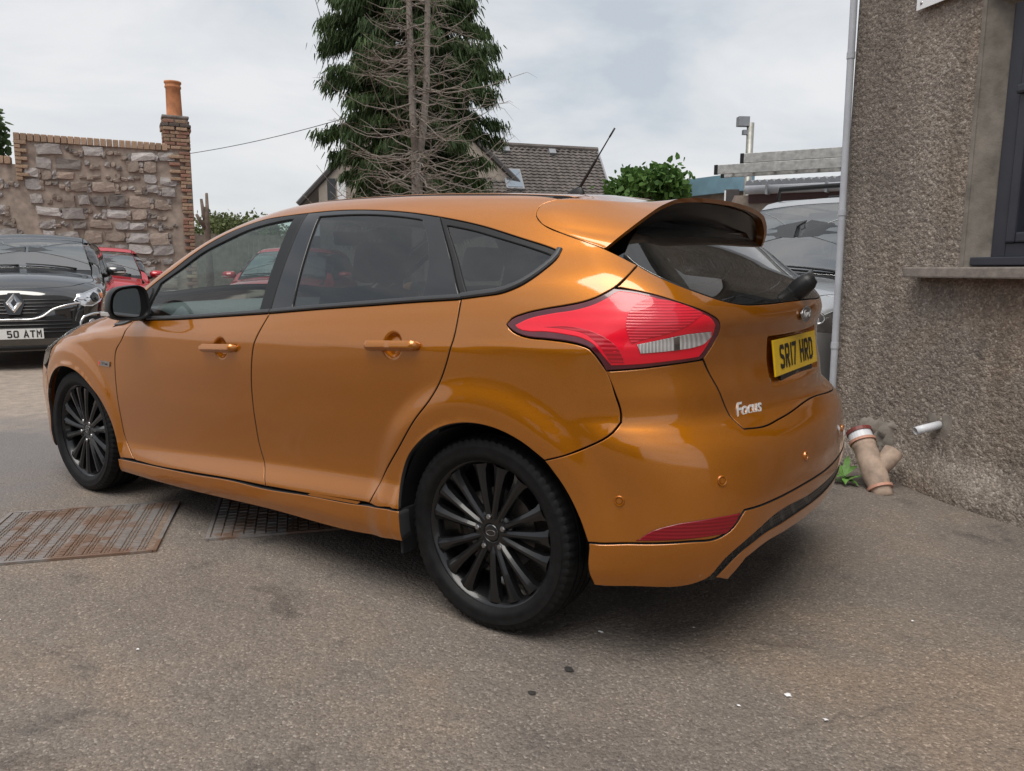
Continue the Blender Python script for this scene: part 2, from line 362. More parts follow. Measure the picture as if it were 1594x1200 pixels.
class Body:
    """closed car shell: side y<=f(x,z), rear x>=g(y,z), front, top z<=h(x,y), blended with round edges"""
    def __init__(s, xs, Z, Y, rear, rbow, front, fbow, top, crown, radii, flares=(), extra=None):
        s.Z = Spl(xs, Z, True); s.Y = Spl(xs, Y, True)
        s.rear = Spl(*zip(*rear)); s.rbow = Spl(*zip(*rbow)); s.front = Spl(*zip(*front)); s.fbow = fbow
        s.top = Spl(*zip(*top)); s.crown = Spl(*zip(*crown)); s.rad = radii; s.flares = flares; s.extra = extra; s.recess = None
    def side(s, x, z):
        y = rowspl(s.Z(x), s.Y(x), z)
        for (xc, zc, r0, r1, amp, lip) in s.flares:
            r = np.hypot(x-xc, (z-zc))
            y = y + amp*(1-sstep(r0, r1, r)) + lip*(1-sstep(r0-.055, r0-.03, r))*(sstep(.1,.2,r))
        if s.extra: y = y + s.extra(x, z)
        return y
    def F(s, P):
        x, y, z = P[:,0], np.abs(P[:,1]), P[:,2]
        a = y - s.side(x, z)
        b = s.rear(z) + s.rbow(z)*y*y - x + (s.recess(y, z) if s.recess else 0.0)
        d = x - (s.front(z) - s.fbow*y*y)
        c = z - (s.top(x) - s.crown(x)*y*y)
        r1, r2, r3, r4, r5 = s.rad(x, z)
        v = rmax(a, c, r1); w = rmax(v, b, r2)
        return rmax(w, d, r3)
    def grad(s, P, e=1e-3):
        g = np.stack([s.F(P+np.eye(3)[i]*e)-s.F(P-np.eye(3)[i]*e) for i in range(3)], 1)
        return g/np.linalg.norm(g, axis=1, keepdims=True)
    def shoot(s, O, D, t0, t1, n=40):
        """outermost root of F along rays from inside (t0) to outside (t1)"""
        lo = np.full(len(O), float(t0)); hi = np.full(len(O), float(t1))
        for _ in range(n):
            m = (lo+hi)/2; ins = s.F(O+D*m[:,None]) < 0
            lo = np.where(ins, m, lo); hi = np.where(ins, hi, m)
        return O+D*((lo+hi)/2)[:,None]
    # parametrisations: (a,b) -> 3D
    def at(s, kind, ab):
        ab = np.asarray(ab, float); a, b = ab[:,0], ab[:,1]; n = len(a); o = np.zeros(n)
        if kind == 'xz':   O = np.stack([a, o, b], 1); D = np.tile([0,1.,0], (n,1)); return s.shoot(O, D, 0.02, 1.3)
        if kind == 'yz':   O = np.stack([o+.8, a, b], 1); D = np.tile([-1.,0,0], (n,1)); return s.shoot(O, D, 0, 2.2)
        if kind == 'fz':   O = np.stack([o+1.8, a, b], 1); D = np.tile([1.,0,0], (n,1)); return s.shoot(O, D, 0, 2.6)
        if kind == 'xy':   O = np.stack([a, b, o+.5], 1); D = np.tile([0,0,1.], (n,1)); return s.shoot(O, D, 0, 1.3)
        if kind == 'xt':   O = np.stack([a, o+.2, o+.9], 1); D = np.stack([o, np.cos(b), np.sin(b)], 1); return s.shoot(O, D, 0, 1.3)
        if kind == 'xu':   O = np.stack([a, o+.3, o+.4], 1); D = np.stack([o, np.cos(b), np.sin(b)], 1); return s.shoot(O, D, 0, 1.3)
        if kind == 'cz':   O = np.stack([o+.2, o, b], 1); D = np.stack([-np.cos(a), np.sin(a), o], 1); return s.shoot(O, D, 0, 1.8)
        if kind == 'gz':   O = np.stack([o+2.5, o, b], 1); D = np.stack([np.cos(a), np.sin(a), o], 1); return s.shoot(O, D, 0, 1.9)
    def inv(s, kind, P):
        P = np.asarray(P, float); x, y, z = P.T
        return {'xz': lambda: np.stack([x, z], 1), 'yz': lambda: np.stack([y, z], 1), 'fz': lambda: np.stack([y, z], 1), 'xy': lambda: np.stack([x, y], 1),
                'xt': lambda: np.stack([x, np.arctan2(z-.9, y-.2)], 1), 'xu': lambda: np.stack([x, np.arctan2(z-.4, y-.3)], 1), 'cz': lambda: np.stack([np.arctan2(y, .2-x), z], 1),
                'gz': lambda: np.stack([np.arctan2(y, x-2.5), z], 1)}[kind]()
def focus_body():
    xs=[-1.0,-.8,-.6,-.3,0,.35,.75,1.1,1.6,2.1,2.45,2.8,3.1,3.35,3.6]
    col=lambda X,V:Spl(X,V,True)(np.array(xs))
    zs=lambda *p:Spl([q[0] for q in p],[q[1] for q in p])(np.array(xs))
    zb=zs((-1,.20),(-.4,.245),(.33,.22),(1.1,.20),(2.2,.165),(2.8,.16),(3.6,.17))
    z2=zs((-1,.40),(-.3,.385),(.48,.343),(1.08,.305),(2.18,.248),(2.8,.26),(3.6,.30))
    zS=zs((-1,.95),(-.5,.955),(-.1,.94),(.34,.917),(1.07,.889),(2.1,.857),(2.45,.818),(2.8,.772),(3.1,.71),(3.6,.60))
    zB=zs((-1,1.12),(-.5,1.12),(-.22,1.12),(.09,1.075),(1.02,.997),(1.85,.935),(2.1,.915),(2.45,.872),(2.8,.828),(3.1,.772),(3.6,.67))
    Z=np.stack([zb,zb+(z2-zb)*.55,z2,z2+.10,z2*.5+zS*.5+.03,zS-.014,zS+.014,zB,zB*.55+1.38*.45,np.full(len(xs),1.38),np.full(len(xs),1.5)],1)
    def yy(*p): return zs(*p)
    S=yy((-1,.70),(-.8,.775),(-.6,.835),(-.3,.885),(0,.905),(.35,.907),(1.1,.907),(1.6,.905),(2.1,.897),(2.45,.890),(2.8,.875),(3.1,.818),(3.35,.74),(3.6,.64))
    d=lambda *p:S+zs(*p)
    Y=np.stack([d((-1,-.05),(-.4,-.03),(.3,-.035),(1.1,-.042),(2.2,-.035),(3.6,-.05)),
      d((-1,-.015),(-.4,-.012),(.3,-.017),(1.1,-.021),(2.2,-.012),(3.6,-.02)),
      d((-1,-.005),(-.4,-.010),(.3,-.016),(1.1,-.019),(2.2,-.012),(3.6,-.01)),
      d((-1,0),(-.4,-.012),(.3,-.042),(1.1,-.048),(2.2,-.026),(3.6,0)),
      d((-1,.01),(-.4,.002),(.3,-.020),(1.1,-.026),(2.2,-.014),(3.6,.01)),
      d((-1,0),(-.4,0),(.3,0),(1.1,-.002),(2.2,-.002),(2.8,-.006),(3.1,-.016),(3.6,-.04)),
      d((-1,-.008),(-.4,-.008),(.3,-.0065),(1.1,-.0065),(2.2,-.0065),(2.8,-.014),(3.1,-.026),(3.6,-.05)),
      zs((-1,.60),(-.8,.675),(-.6,.745),(-.3,.818),(.09,.857),(1.02,.868),(1.85,.865),(2.1,.857),(2.45,.835),(2.8,.81),(3.1,.745),(3.6,.58)),
      zs((-1,.50),(-.8,.58),(-.6,.65),(-.3,.715),(.09,.765),(1.02,.793),(1.85,.785),(2.3,.75),(2.8,.68),(3.6,.5)),
      zs((-1,.42),(-.8,.50),(-.6,.57),(-.3,.625),(.09,.655),(1.02,.672),(1.85,.66),(2.3,.62),(2.8,.5),(3.6,.3)),
      zs((-1,.34),(-.8,.41),(-.6,.49),(-.3,.545),(.09,.575),(1.02,.585),(1.85,.57),(2.3,.52),(2.8,.4),(3.6,.2))],1)
    rear=[(.15,-.70),(.22,-.755),(.30,-.795),(.42,-.828),(.55,-.838),(.62,-.832),(.67,-.818),(.71,-.785),(.745,-.748),(.82,-.73),(.90,-.712),(.96,-.711),(1.02,-.724),(1.055,-.716),(1.09,-.690),(1.2,-.55),(1.36,-.345),(1.5,-.16)]
    rbow=[(.2,.17),(.45,.20),(.6,.235),(.74,.26),(.82,.24),(1.0,.23),(1.1,.22),(1.4,.20)]
    front=[(.15,3.40),(.25,3.47),(.4,3.515),(.55,3.515),(.65,3.49),(.75,3.42),(.85,3.3)]
    top=[(-.8,1.34),(-.4,1.398),(-.1,1.433),(.2,1.455),(.6,1.471),(.95,1.473),(1.2,1.462),(1.4,1.434),(1.62,1.372),(1.9,1.262),(2.15,1.143),(2.32,1.072),(2.38,1.055),(2.45,1.043),(2.7,1.003),(3.0,.94),(3.25,.855),(3.42,.75),(3.52,.62)]
    crown=[(-.8,.10),(0,.10),(.8,.10),(1.3,.11),(1.5,.13),(2.0,.16),(2.3,.17),(2.45,.20),(3.0,.23),(3.5,.24)]
    def rad(x,z):
        r1=.10-.06*sstep(1.3,1.7,x)+.03*sstep(2.4,2.7,x)
        return r1,.26-.12*sstep(.75,1.1,z),.18,.1,.1
    fl=[(0,.33,.405,.525,.020,.005),(2.648,.33,.395,.49,.015,.005)]
    return Body(xs,Z,Y,rear,rbow,front,.30,top,crown,rad,fl)
TR = {
 'door_front_gap': [(2.037,0.857,0.926),(2.072,0.895,0.856),(2.162,0.892,0.769),(2.189,0.887,0.674),(2.198,0.882,0.595),(2.194,0.874,0.463),(2.161,0.87,0.334),(2.12,0.877,0.297),(2.059,0.885,0.262)],
 'b_gap': [(1.027,0.869,0.994),(1.058,0.893,0.931),(1.09,0.905,0.864),(1.112,0.901,0.794),(1.136,0.888,0.689),(1.144,0.874,0.566),(1.137,0.861,0.446),(1.103,0.87,0.363),(1.076,0.888,0.305)],
 'belt': [(2.253,0.864,0.881),(2.043,0.867,0.91),(1.709,0.869,0.942),(1.361,0.869,0.968),(1.026,0.869,0.994),(0.735,0.866,1.02),(0.478,0.863,1.041),(0.273,0.861,1.058),(0.094,0.86,1.072)],
 'q_gap': [(0.092,0.86,1.071),(0.089,0.879,1.018),(0.093,0.9,0.945),(0.129,0.905,0.842),(0.18,0.909,0.756),(0.251,0.908,0.678),(0.339,0.894,0.568),(0.415,0.881,0.473),(0.489,0.893,0.347)],
 'rocker_top': [(2.206,0.888,0.253),(2.012,0.885,0.261),(1.591,0.888,0.279),(1.304,0.888,0.297),(1.074,0.888,0.301),(0.817,0.889,0.32),(0.538,0.889,0.337),(0.304,0.915,0.364)],
 'rocker_bot': [(2.213,0.874,0.183),(1.72,0.869,0.185),(1.077,0.867,0.206),(0.563,0.87,0.217),(0.313,0.905,0.247)],
 'rear_arch': [(0.315,0.915,0.363),(0.339,0.888,0.449),(0.308,0.891,0.529),(0.222,0.906,0.617),(0.133,0.913,0.668),(0.027,0.915,0.696),(-0.071,0.914,0.694),(-0.177,0.91,0.662),(-0.256,0.903,0.62),(-0.315,0.891,0.541),(-0.363,0.885,0.459),(-0.393,0.884,0.391),(-0.397,0.87,0.272)],
 'front_arch': [(2.751,0.895,0.656),(2.667,0.9,0.666),(2.542,0.903,0.65),(2.416,0.9,0.59),(2.322,0.891,0.502),(2.27,0.886,0.424),(2.227,0.885,0.315),(2.206,0.888,0.255)],
 'dlo_top': [(2.031,0.806,1.049),(1.952,0.795,1.094),(1.83,0.775,1.156),(1.717,0.75,1.22),(1.586,0.718,1.284),(1.478,0.686,1.328),(1.363,0.663,1.358),(1.162,0.659,1.378),(1.036,0.657,1.383),(0.854,0.653,1.387),(0.652,0.66,1.379),(0.448,0.674,1.359),(0.324,0.686,1.341),(0.137,0.706,1.306),(-0.047,0.728,1.259),(-0.166,0.74,1.227),(-0.197,0.745,1.217),(-0.197,0.759,1.201),(-0.174,0.797,1.163),(-0.122,0.834,1.119),(-0.07,0.848,1.097),(0.022,0.856,1.082),(0.091,0.86,1.073)],
 'front_glass': [(1.895,0.862,0.937),(1.898,0.798,1.095),(1.761,0.776,1.161),(1.636,0.748,1.229),(1.498,0.726,1.28),(1.384,0.701,1.32),(1.198,0.682,1.353),(1.105,0.677,1.362),(1.1,0.86,1.01),(1.468,0.863,0.973)],
 'rear_glass': [(0.948,0.675,1.366),(0.797,0.674,1.367),(0.657,0.677,1.362),(0.521,0.683,1.35),(0.4,0.693,1.334),(0.333,0.743,1.254),(0.292,0.787,1.182),(0.269,0.828,1.12),(0.259,0.854,1.073),(0.589,0.858,1.047),(0.902,0.861,1.023)],
 'quarter_glass': [(0.275,0.706,1.31),(0.144,0.719,1.286),(0.031,0.733,1.259),(-0.075,0.744,1.233),(-0.17,0.756,1.208),(-0.16,0.782,1.18),(-0.13,0.813,1.147),(-0.077,0.837,1.117),(0.003,0.847,1.1),(0.075,0.851,1.091)],
 'b_split': [(1.037,0.659,1.382),(1.022,0.867,0.998)],
 'c_split': [(0.327,0.685,1.341),(0.094,0.859,1.073)],
 'tail': [(-0.098,0.88,1.003),(-0.113,0.874,1.02),(-0.147,0.868,1.034),(-0.216,0.858,1.051),(-0.282,0.846,1.063),(-0.328,0.836,1.073),(-0.364,0.825,1.086),(-0.389,0.813,1.1),(-0.409,0.8,1.114),(-0.455,0.784,1.109),(-0.51,0.759,1.097),(-0.56,0.727,1.08),(-0.606,0.682,1.059),(-0.63,0.633,1.039),(-0.641,0.602,1.022),(-0.642,0.589,1.003),(-0.635,0.585,0.979),(-0.625,0.607,0.947),(-0.615,0.64,0.916),(-0.595,0.69,0.909),(-0.555,0.749,0.903),(-0.496,0.808,0.894),(-0.418,0.855,0.886),(-0.407,0.862,0.909),(-0.392,0.87,0.931),(-0.376,0.874,0.947),(-0.353,0.875,0.955),(-0.317,0.876,0.961),(-0.247,0.881,0.966),(-0.17,0.886,0.97),(-0.139,0.885,0.977),(-0.111,0.883,0.991)],
 'tail_inner': [(-0.129,0.879,1.002),(-0.165,0.871,1.02),(-0.242,0.859,1.039),(-0.316,0.846,1.052),(-0.368,0.832,1.069),(-0.401,0.817,1.088),(-0.42,0.804,1.103),(-0.458,0.789,1.101),(-0.512,0.765,1.089),(-0.563,0.733,1.071),(-0.608,0.686,1.049),(-0.632,0.635,1.029),(-0.636,0.617,1.012),(-0.628,0.613,0.981),(-0.618,0.633,0.948),(-0.608,0.661,0.921),(-0.556,0.751,0.913),(-0.496,0.81,0.906),(-0.432,0.85,0.902),(-0.411,0.863,0.93),(-0.387,0.869,0.957),(-0.35,0.869,0.973),(-0.299,0.872,0.981),(-0.229,0.877,0.986),(-0.172,0.881,0.985),(-0.139,0.881,0.992)],
 'tail_disc': [(-0.501,0.778,1.083),(-0.546,0.744,1.079),(-0.594,0.703,1.061),(-0.618,0.667,1.045),(-0.587,0.732,1.007),(-0.544,0.779,0.987),(-0.507,0.81,0.976),(-0.481,0.828,0.963),(-0.47,0.833,0.991),(-0.464,0.831,1.018),(-0.466,0.82,1.046),(-0.478,0.802,1.069)],
 'tail_rev': [(-0.493,0.82,0.962),(-0.543,0.777,0.976),(-0.585,0.727,0.988),(-0.627,0.63,0.994),(-0.625,0.621,0.979),(-0.616,0.64,0.961),(-0.602,0.68,0.951),(-0.571,0.738,0.945),(-0.501,0.813,0.938)],
 'tail_low': [(-0.227,0.873,1),(-0.296,0.867,0.996),(-0.365,0.864,0.982),(-0.407,0.865,0.95),(-0.431,0.852,0.91),(-0.464,0.834,0.911),(-0.455,0.844,0.943),(-0.424,0.854,0.974),(-0.38,0.859,0.992),(-0.295,0.865,1.005)],
 'tail_div': [(-0.568,0.75,0.982),(-0.579,0.736,0.985),(-0.577,0.728,0.946),(-0.567,0.744,0.944)],
 'bump_gap': [(-0.421,0.853,0.887),(-0.443,0.841,0.819),(-0.457,0.831,0.765),(-0.458,0.832,0.743),(-0.443,0.852,0.715),(-0.388,0.875,0.675),(-0.269,0.902,0.62)],
 'hatch_strip': [(-0.435,0.709,1.178),(-0.429,0.762,1.146),(-0.415,0.797,1.116)],
 'hatch_side': [(-0.615,0.641,0.912),(-0.63,0.61,0.861),(-0.644,0.593,0.829),(-0.659,0.564,0.772),(-0.68,0.549,0.732),(-0.711,0.545,0.707),(-0.739,0.458,0.702),(-0.757,0.326,0.711),(-0.766,0.142,0.722),(-0.764,-0.015,0.728)],
 'rglass': [(-0.435,0.709,1.178),(-0.478,0.705,1.155),(-0.538,0.683,1.127),(-0.593,0.629,1.1),(-0.633,0.554,1.078),(-0.662,0.47,1.065),(-0.688,0.336,1.062),(-0.706,0.142,1.065),(-0.709,-0.033,1.068)],
 'spo_gap': [(-0.147,0.559,1.391),(-0.104,0.591,1.387),(-0.074,0.613,1.379),(-0.059,0.63,1.369),(-0.056,0.655,1.35),(-0.066,0.674,1.33),(-0.09,0.688,1.311),(-0.114,0.696,1.298),(-0.19,0.706,1.271),(-0.326,0.711,1.227),(-0.435,0.708,1.178)],
 'ditch': [(0.392,0.551,1.433),(0.188,0.591,1.409),(0.066,0.612,1.391),(-0.048,0.624,1.374)],
 'valance_top': [(-0.393,0.884,0.392),(-0.524,0.832,0.403),(-0.637,0.759,0.411),(-0.703,0.686,0.417),(-0.729,0.648,0.442),(-0.741,0.627,0.471),(-0.747,0.615,0.486),(-0.79,0.468,0.488),(-0.821,0.264,0.493),(-0.835,-0.011,0.49)],
 'reflector': [(-0.514,0.836,0.409),(-0.549,0.821,0.441),(-0.594,0.794,0.461),(-0.677,0.721,0.477),(-0.741,0.628,0.483),(-0.736,0.637,0.459),(-0.716,0.667,0.424),(-0.638,0.759,0.417)],
 'dif_top': [(-0.668,0.688,0.284),(-0.713,0.652,0.347),(-0.753,0.588,0.395),(-0.782,0.489,0.431),(-0.824,0.187,0.442),(-0.821,-0.195,0.423)],
 'dif_bot': [(-0.686,0.66,0.283),(-0.735,0.608,0.35),(-0.766,0.538,0.382),(-0.797,0.375,0.397),(-0.821,0.152,0.401)],
 'bump_bot': [(-0.397,0.868,0.263),(-0.519,0.811,0.268),(-0.664,0.693,0.283)],
 'lip_bot': [(-0.708,0.608,0.272),(-0.744,0.571,0.334),(-0.766,0.499,0.353),(-0.809,0.183,0.36)],
 'sensor': [(-0.466,0.852,0.519),(-0.706,0.677,0.578)],
 'handle': [(0.466,0.905,0.909),(0.221,0.906,0.922),(1.427,0.904,0.84),(1.194,0.905,0.853)],
 'badge': [(-0.724,0,1.021)],
 'focus': [(-0.682,0.514,0.741),(-0.713,0.362,0.748)],
 'stline': [(2.337,0.886,0.703),(2.221,0.889,0.715)],
 'plate': [(-0.686,0.331,0.946),(-0.708,-0.113,0.959),(-0.705,0.301,0.835),(-0.714,-0.177,0.85)],
 'hood_gap': [(2.773,0.809,0.823),(2.564,0.837,0.848),(2.403,0.854,0.864),(2.267,0.862,0.88)],
 'wiper': [(-0.688,0.056,1.092),(-0.653,-0.107,1.122)],
 'headlight': [(2.971,0.831,0.741),(2.802,0.811,0.814)],
}
# ================================================================ the setting
def asphalt():
    m, t, p, o = new_mat('worn_asphalt'); c = coords(t)
    v = node(t, 'ShaderNodeTexVoronoi', Scale=165.0, Randomness=1.0); t.links.new(c, v.inputs['Vector'])
    v2 = node(t, 'ShaderNodeTexVoronoi', Scale=70.0, Randomness=1.0); t.links.new(c, v2.inputs['Vector'])
    sp = t.nodes.new('ShaderNodeSeparateColor'); t.links.new(v.outputs['Color'], sp.inputs[0])
    g = ramp(t, sp.outputs[0], [(.0,(.120,.102,.089)),(.45,(.158,.136,.118)),(.90,(.195,.167,.144)),(1.0,(.29,.255,.225))])
    big = noise(t, .55, 6, .62, c, .4); b = ramp(t, big.outputs['Fac'], [(.36,(.74,.76,.80)),(.5,(1,1,1)),(.64,(1.22,1.12,1.02))])
    col = mixc(t, g.outputs[0], b.outputs[0], 1.0, 'MULTIPLY')
    mid = noise(t, 3.2, 7, .66, c, .6); md = ramp(t, mid.outputs['Fac'], [(.30,(.50,.50,.52)),(.42,(1,1,1)),(.72,(1.12,1.08,1.04))])
    col = mixc(t, col, md.outputs[0], .85, 'MULTIPLY')
    fi = noise(t, 420, 3, .7, c); fr = ramp(t, fi.outputs['Fac'], [(.3,(.70,.70,.70)),(.7,(1.28,1.27,1.25))]); col = mixc(t, col, fr.outputs[0], .8, 'MULTIPLY')
    st = noise(t, 1.7, 8, .72, c, 1.2); sr = ramp(t, st.outputs['Fac'], [(.60,(0,0,0)),(.70,(.75,.75,.75))])
    col = mixc(t, col, (.075,.068,.063), sr.outputs[0])
    ck = node(t, 'ShaderNodeTexVoronoi', Scale=1.1, feature='DISTANCE_TO_EDGE'); wv = node(t, 'ShaderNodeVectorMath', operation='MULTIPLY_ADD'); wn_ = noise(t, 3.0, 5, .6, c); t.links.new(wn_.outputs['Color'], wv.inputs[0]); wv.inputs[1].default_value = (.35,.35,.35); t.links.new(c, wv.inputs[2]); t.links.new(wv.outputs[0], ck.inputs['Vector'])
    cm = ramp(t, ck.outputs['Distance'], [(.0,(1,1,1)),(.012,(0,0,0))]); cn = ramp(t, noise(t, .9, 3, .5, c).outputs['Fac'], [(.52,(0,0,0)),(.64,(.4,.4,.4))]); cmx = mixc(t, cm.outputs[0], cn.outputs[0], 1.0, 'MULTIPLY'); col = mixc(t, col, (.055,.05,.046), cmx)
    # pale trodden yard further off
    sep = t.nodes.new('ShaderNodeSeparateXYZ'); t.links.new(c, sep.inputs[0])
    ad = node(t, 'ShaderNodeMath', operation='MULTIPLY_ADD'); t.links.new(noise(t, .8, 5, .6, c).outputs['Fac'], ad.inputs[0]); ad.inputs[1].default_value = 1.6; t.links.new(sep.outputs[0], ad.inputs[2])
    far = ramp(t, ad.outputs[0], [(.0,(0,0,0)),(1.0,(1,1,1))]); mr = node(t, 'ShaderNodeMapRange'); t.links.new(ad.outputs[0], mr.inputs[0]); mr.inputs[1].default_value = 4.3; mr.inputs[2].default_value = 5.6
    yard = ramp(t, noise(t, 9, 8, .7, c).outputs['Fac'], [(.3,(.20,.165,.135)),(.7,(.34,.28,.235))])
    col = mixc(t, col, yard.outputs[0], mr.outputs[0])
    # damp patch
    dx = node(t, 'ShaderNodeVectorMath', operation='DISTANCE'); t.links.new(c, dx.inputs[0]); dx.inputs[1].default_value = (4.15, 1.25, 0)
    da = node(t, 'ShaderNodeMath', operation='MULTIPLY_ADD'); t.links.new(noise(t, 2.4, 6, .65, c).outputs['Fac'], da.inputs[0]); da.inputs[1].default_value = -2.2; t.links.new(dx.outputs['Value'], da.inputs[2])
    wet = node(t, 'ShaderNodeMapRange'); t.links.new(da.outputs[0], wet.inputs[0]); wet.inputs[1].default_value = .75; wet.inputs[2].default_value = -.35
    col = mixc(t, col, (.15,.135,.13), wet.outputs[0]); rr = node(t, 'ShaderNodeMapRange'); t.links.new(wet.outputs[0], rr.inputs[0]); rr.inputs[3].default_value = .88; rr.inputs[4].default_value = .42
    t.links.new(col, p.inputs['Base Color']); t.links.new(rr.outputs[0], p.inputs['Roughness']); p.inputs['Specular IOR Level'].default_value = .35
    bs = node(t, 'ShaderNodeMath', operation='MULTIPLY'); t.links.new(v.outputs['Distance'], bs.inputs[0]); bs.inputs[1].default_value = -1.0
    n1 = bump(t, p, bs.outputs[0], .5, .005)
    b2 = node(t, 'ShaderNodeMath', operation='MULTIPLY'); t.links.new(v2.outputs['Distance'], b2.inputs[0]); b2.inputs[1].default_value = -1.0
    n2 = bump(t, p, b2.outputs[0], .40, .010, n1); bump(t, p, noise(t, 6, 6, .6, c).outputs['Fac'], .35, .03, n2)
    return m
M['asphalt'] = asphalt()
# ground: one gently uneven sheet to the horizon
def ground():
    xs = np.concatenate([np.linspace(-260,-8,12), np.linspace(-6,6,81), np.linspace(6.5,30,40), np.linspace(35,300,12)])
    ys = np.concatenate([np.linspace(-300,-24,12), np.linspace(-22,-6.5,30), np.linspace(-6,6,81), np.linspace(8,260,12)])
    X, Y = np.meshgrid(xs, ys, indexing='ij'); r = np.hypot(X-1.3, Y)
    Z = .010*np.sin(X*.9+.4)*np.sin(Y*.8+1.0)*sstep(1.9,4,r)+.004*np.sin(X*2.3)*np.cos(Y*1.9)*sstep(1.9,3,r)-.004*0
    Z = Z+.05*sstep(5,10,X)
    V = np.stack([X,Y,Z],-1).reshape(-1,3); n = len(ys)
    F = [(i*n+j,(i+1)*n+j,(i+1)*n+j+1,i*n+j+1) for i in range(len(xs)-1) for j in range(n-1)]
    g = mobj('ground', V, F, M['asphalt'], smooth=True); tag(g, kind='structure'); return g
ground()
# ---------------------------------------------------------------- harled building on the right
def harl():
    m, t, p, o = new_mat('pebbledash_harling'); c = coords(t)
    v = node(t, 'ShaderNodeTexVoronoi', Scale=105.0); t.links.new(c, v.inputs['Vector'])
    sp = t.nodes.new('ShaderNodeSeparateColor'); t.links.new(v.outputs['Color'], sp.inputs[0])
    g = ramp(t, sp.outputs[0], [(0,(.185,.157,.133)),(.5,(.265,.226,.193)),(.85,(.325,.282,.243)),(1,(.44,.395,.35))])
    big = noise(t, 1.3, 7, .6, c, .3); b = ramp(t, big.outputs['Fac'], [(.32,(.78,.78,.79)),(.5,(1,1,1)),(.68,(1.14,1.06,.97))])
    col = mixc(t, g.outputs[0], b.outputs[0], 1, 'MULTIPLY')
    st = noise(t, 2.2, 8, .7, c, .8); s2 = ramp(t, st.outputs['Fac'], [(.62,(0,0,0)),(.72,(1,1,1))]); col = mixc(t, col, (.135,.125,.11), s2.outputs[0])
    mp = t.nodes.new('ShaderNodeMapping'); mp.inputs['Scale'].default_value = (7,7,.55); t.links.new(c, mp.inputs['Vector']); sk = ramp(t, noise(t, 1.0, 6, .65, mp.outputs[0]).outputs['Fac'], [(.40,(1,1,1)),(.62,(.66,.65,.64))]); col = mixc(t, col, sk.outputs[0], .8, 'MULTIPLY')
    t.links.new(col, p.inputs['Base Color']); p.inputs['Roughness'].default_value = .93
    bs = node(t, 'ShaderNodeMath', operation='MULTIPLY'); t.links.new(v.outputs['Distance'], bs.inputs[0]); bs.inputs[1].default_value = -1.0
    n1 = bump(t, p, bs.outputs[0], .6, .006); bump(t, p, noise(t, 260, 4, .7, c).outputs['Fac'], .3, .003, n1); return m
M['harl'] = harl()
M['cement'] = plain('cement_render', (.20,.18,.155), .9, 0, .35, 9, bmp=.4, bscale=120)
M['sill_stone'] = plain('concrete_sill', (.225,.195,.175), .9, 0, .35, 22, bmp=.4, bscale=150)
M['navy_upvc'] = plain('dark_blue_grey_upvc', (.028,.030,.042), .38, 0, .1, 8)
M['white_pvc'] = plain('white_pvc', (.66,.68,.72), .4, 0, .08, 6)
M['grey_pvc'] = plain('pale_grey_pvc', (.42,.44,.48), .45, 0, .15, 5)
M['white_sign'] = plain('white_sign_board', (.75,.76,.78), .35, 0, .05, 3)
M['sign_ink'] = plain('sign_dark_lettering', (.02,.03,.09), .5)
WP = Vector((-1.41,-1.452,0)); WD = Vector((.795,-.607,0)).normalized(); WN = Vector((.607,.795,0)).normalized()
bld = thing('harled_building', 'brown pebbledash building with dark framed window beside the hatchback', 'building', (0,0,0))
def WM(s, h, z): return WP+WD*s+WN*h+Vector((0,0,z))
WTOP = 4.7; SC = 1.315
def pebbles(S, Z, size, seed):
    r = np.random.RandomState(seed); ci = np.floor(S/size).astype(int); cj = np.floor(Z/size).astype(int)
    mi, mj = ci.min()-2, cj.min()-2; jx = r.rand(ci.max()-mi+4, cj.max()-mj+4); jy = r.rand(*jx.shape); jh = r.rand(*jx.shape); d = np.full(S.shape, 9.)
    hh = np.zeros(S.shape)
    for a in (-1,0,1):
        for b in (-1,0,1):
            I, J = ci+a-mi, cj+b-mj; q = np.hypot((I+mi+jx[I,J])*size-S, (J+mj+jy[I,J])*size-Z)/size-jh[I,J]*.25
            d = np.minimum(d, q)
    return np.clip(1-np.clip(d+.25,0,2)**1.4, 0, 1)
def wall_sheet(s0, s1, z0, z1, st, mat, name, parent, flare=True, rel=.0078):
    s = np.arange(s0, s1+1e-6, (s1-s0)/round((s1-s0)/st)); z = np.arange(z0, z1+1e-6, (z1-z0)/round((z1-z0)/st))
    S, Z = np.meshgrid(s, z, indexing='ij'); H = pebbles(S, Z, .016, 3)*rel+pebbles(S, Z, .034, 5)*.004+.006*np.sin(S*5.1+1)*np.sin(Z*3.7)
    if flare: H += .05*(1-sstep(0,.28,Z))*(1+.4*np.sin(S*6)) + .02*np.sin(S*2.2+.7)*(1-sstep(.0,.8,Z))
    edge = np.minimum(1, np.minimum(S-s0+.3*0, s1-S)/.03+.0)
    H = H*np.clip((SC+.004-S)/.025, .15, 1)
    P = np.array(WP)[None,None]+S[...,None]*np.array(WD)+H[...,None]*np.array(WN); P[...,2] += Z
    n = len(z); V = P.reshape(-1,3); k = len(s)
    I, J = np.meshgrid(np.arange(k-1), np.arange(n-1), indexing='ij'); a = (I*n+J).ravel(); F = np.stack([a, a+1, a+n+1, a+n], 1)
    o = mobj(name, V, F, mat, parent, smooth=True); return o
wall_sheet(.455, SC, -.06, 3.0, .0075, M['harl'], 'harled_wall', bld)
wall_sheet(-.55, .463, -.06, 1.135, .0085, M['harl'], 'harled_wall', bld)
def wall_quad(pts, name, mat): return MB().add([WM(*p) for p in pts], [tuple(range(len(pts)))]).build(name, mat, bld, fix=False)
wq = MB()
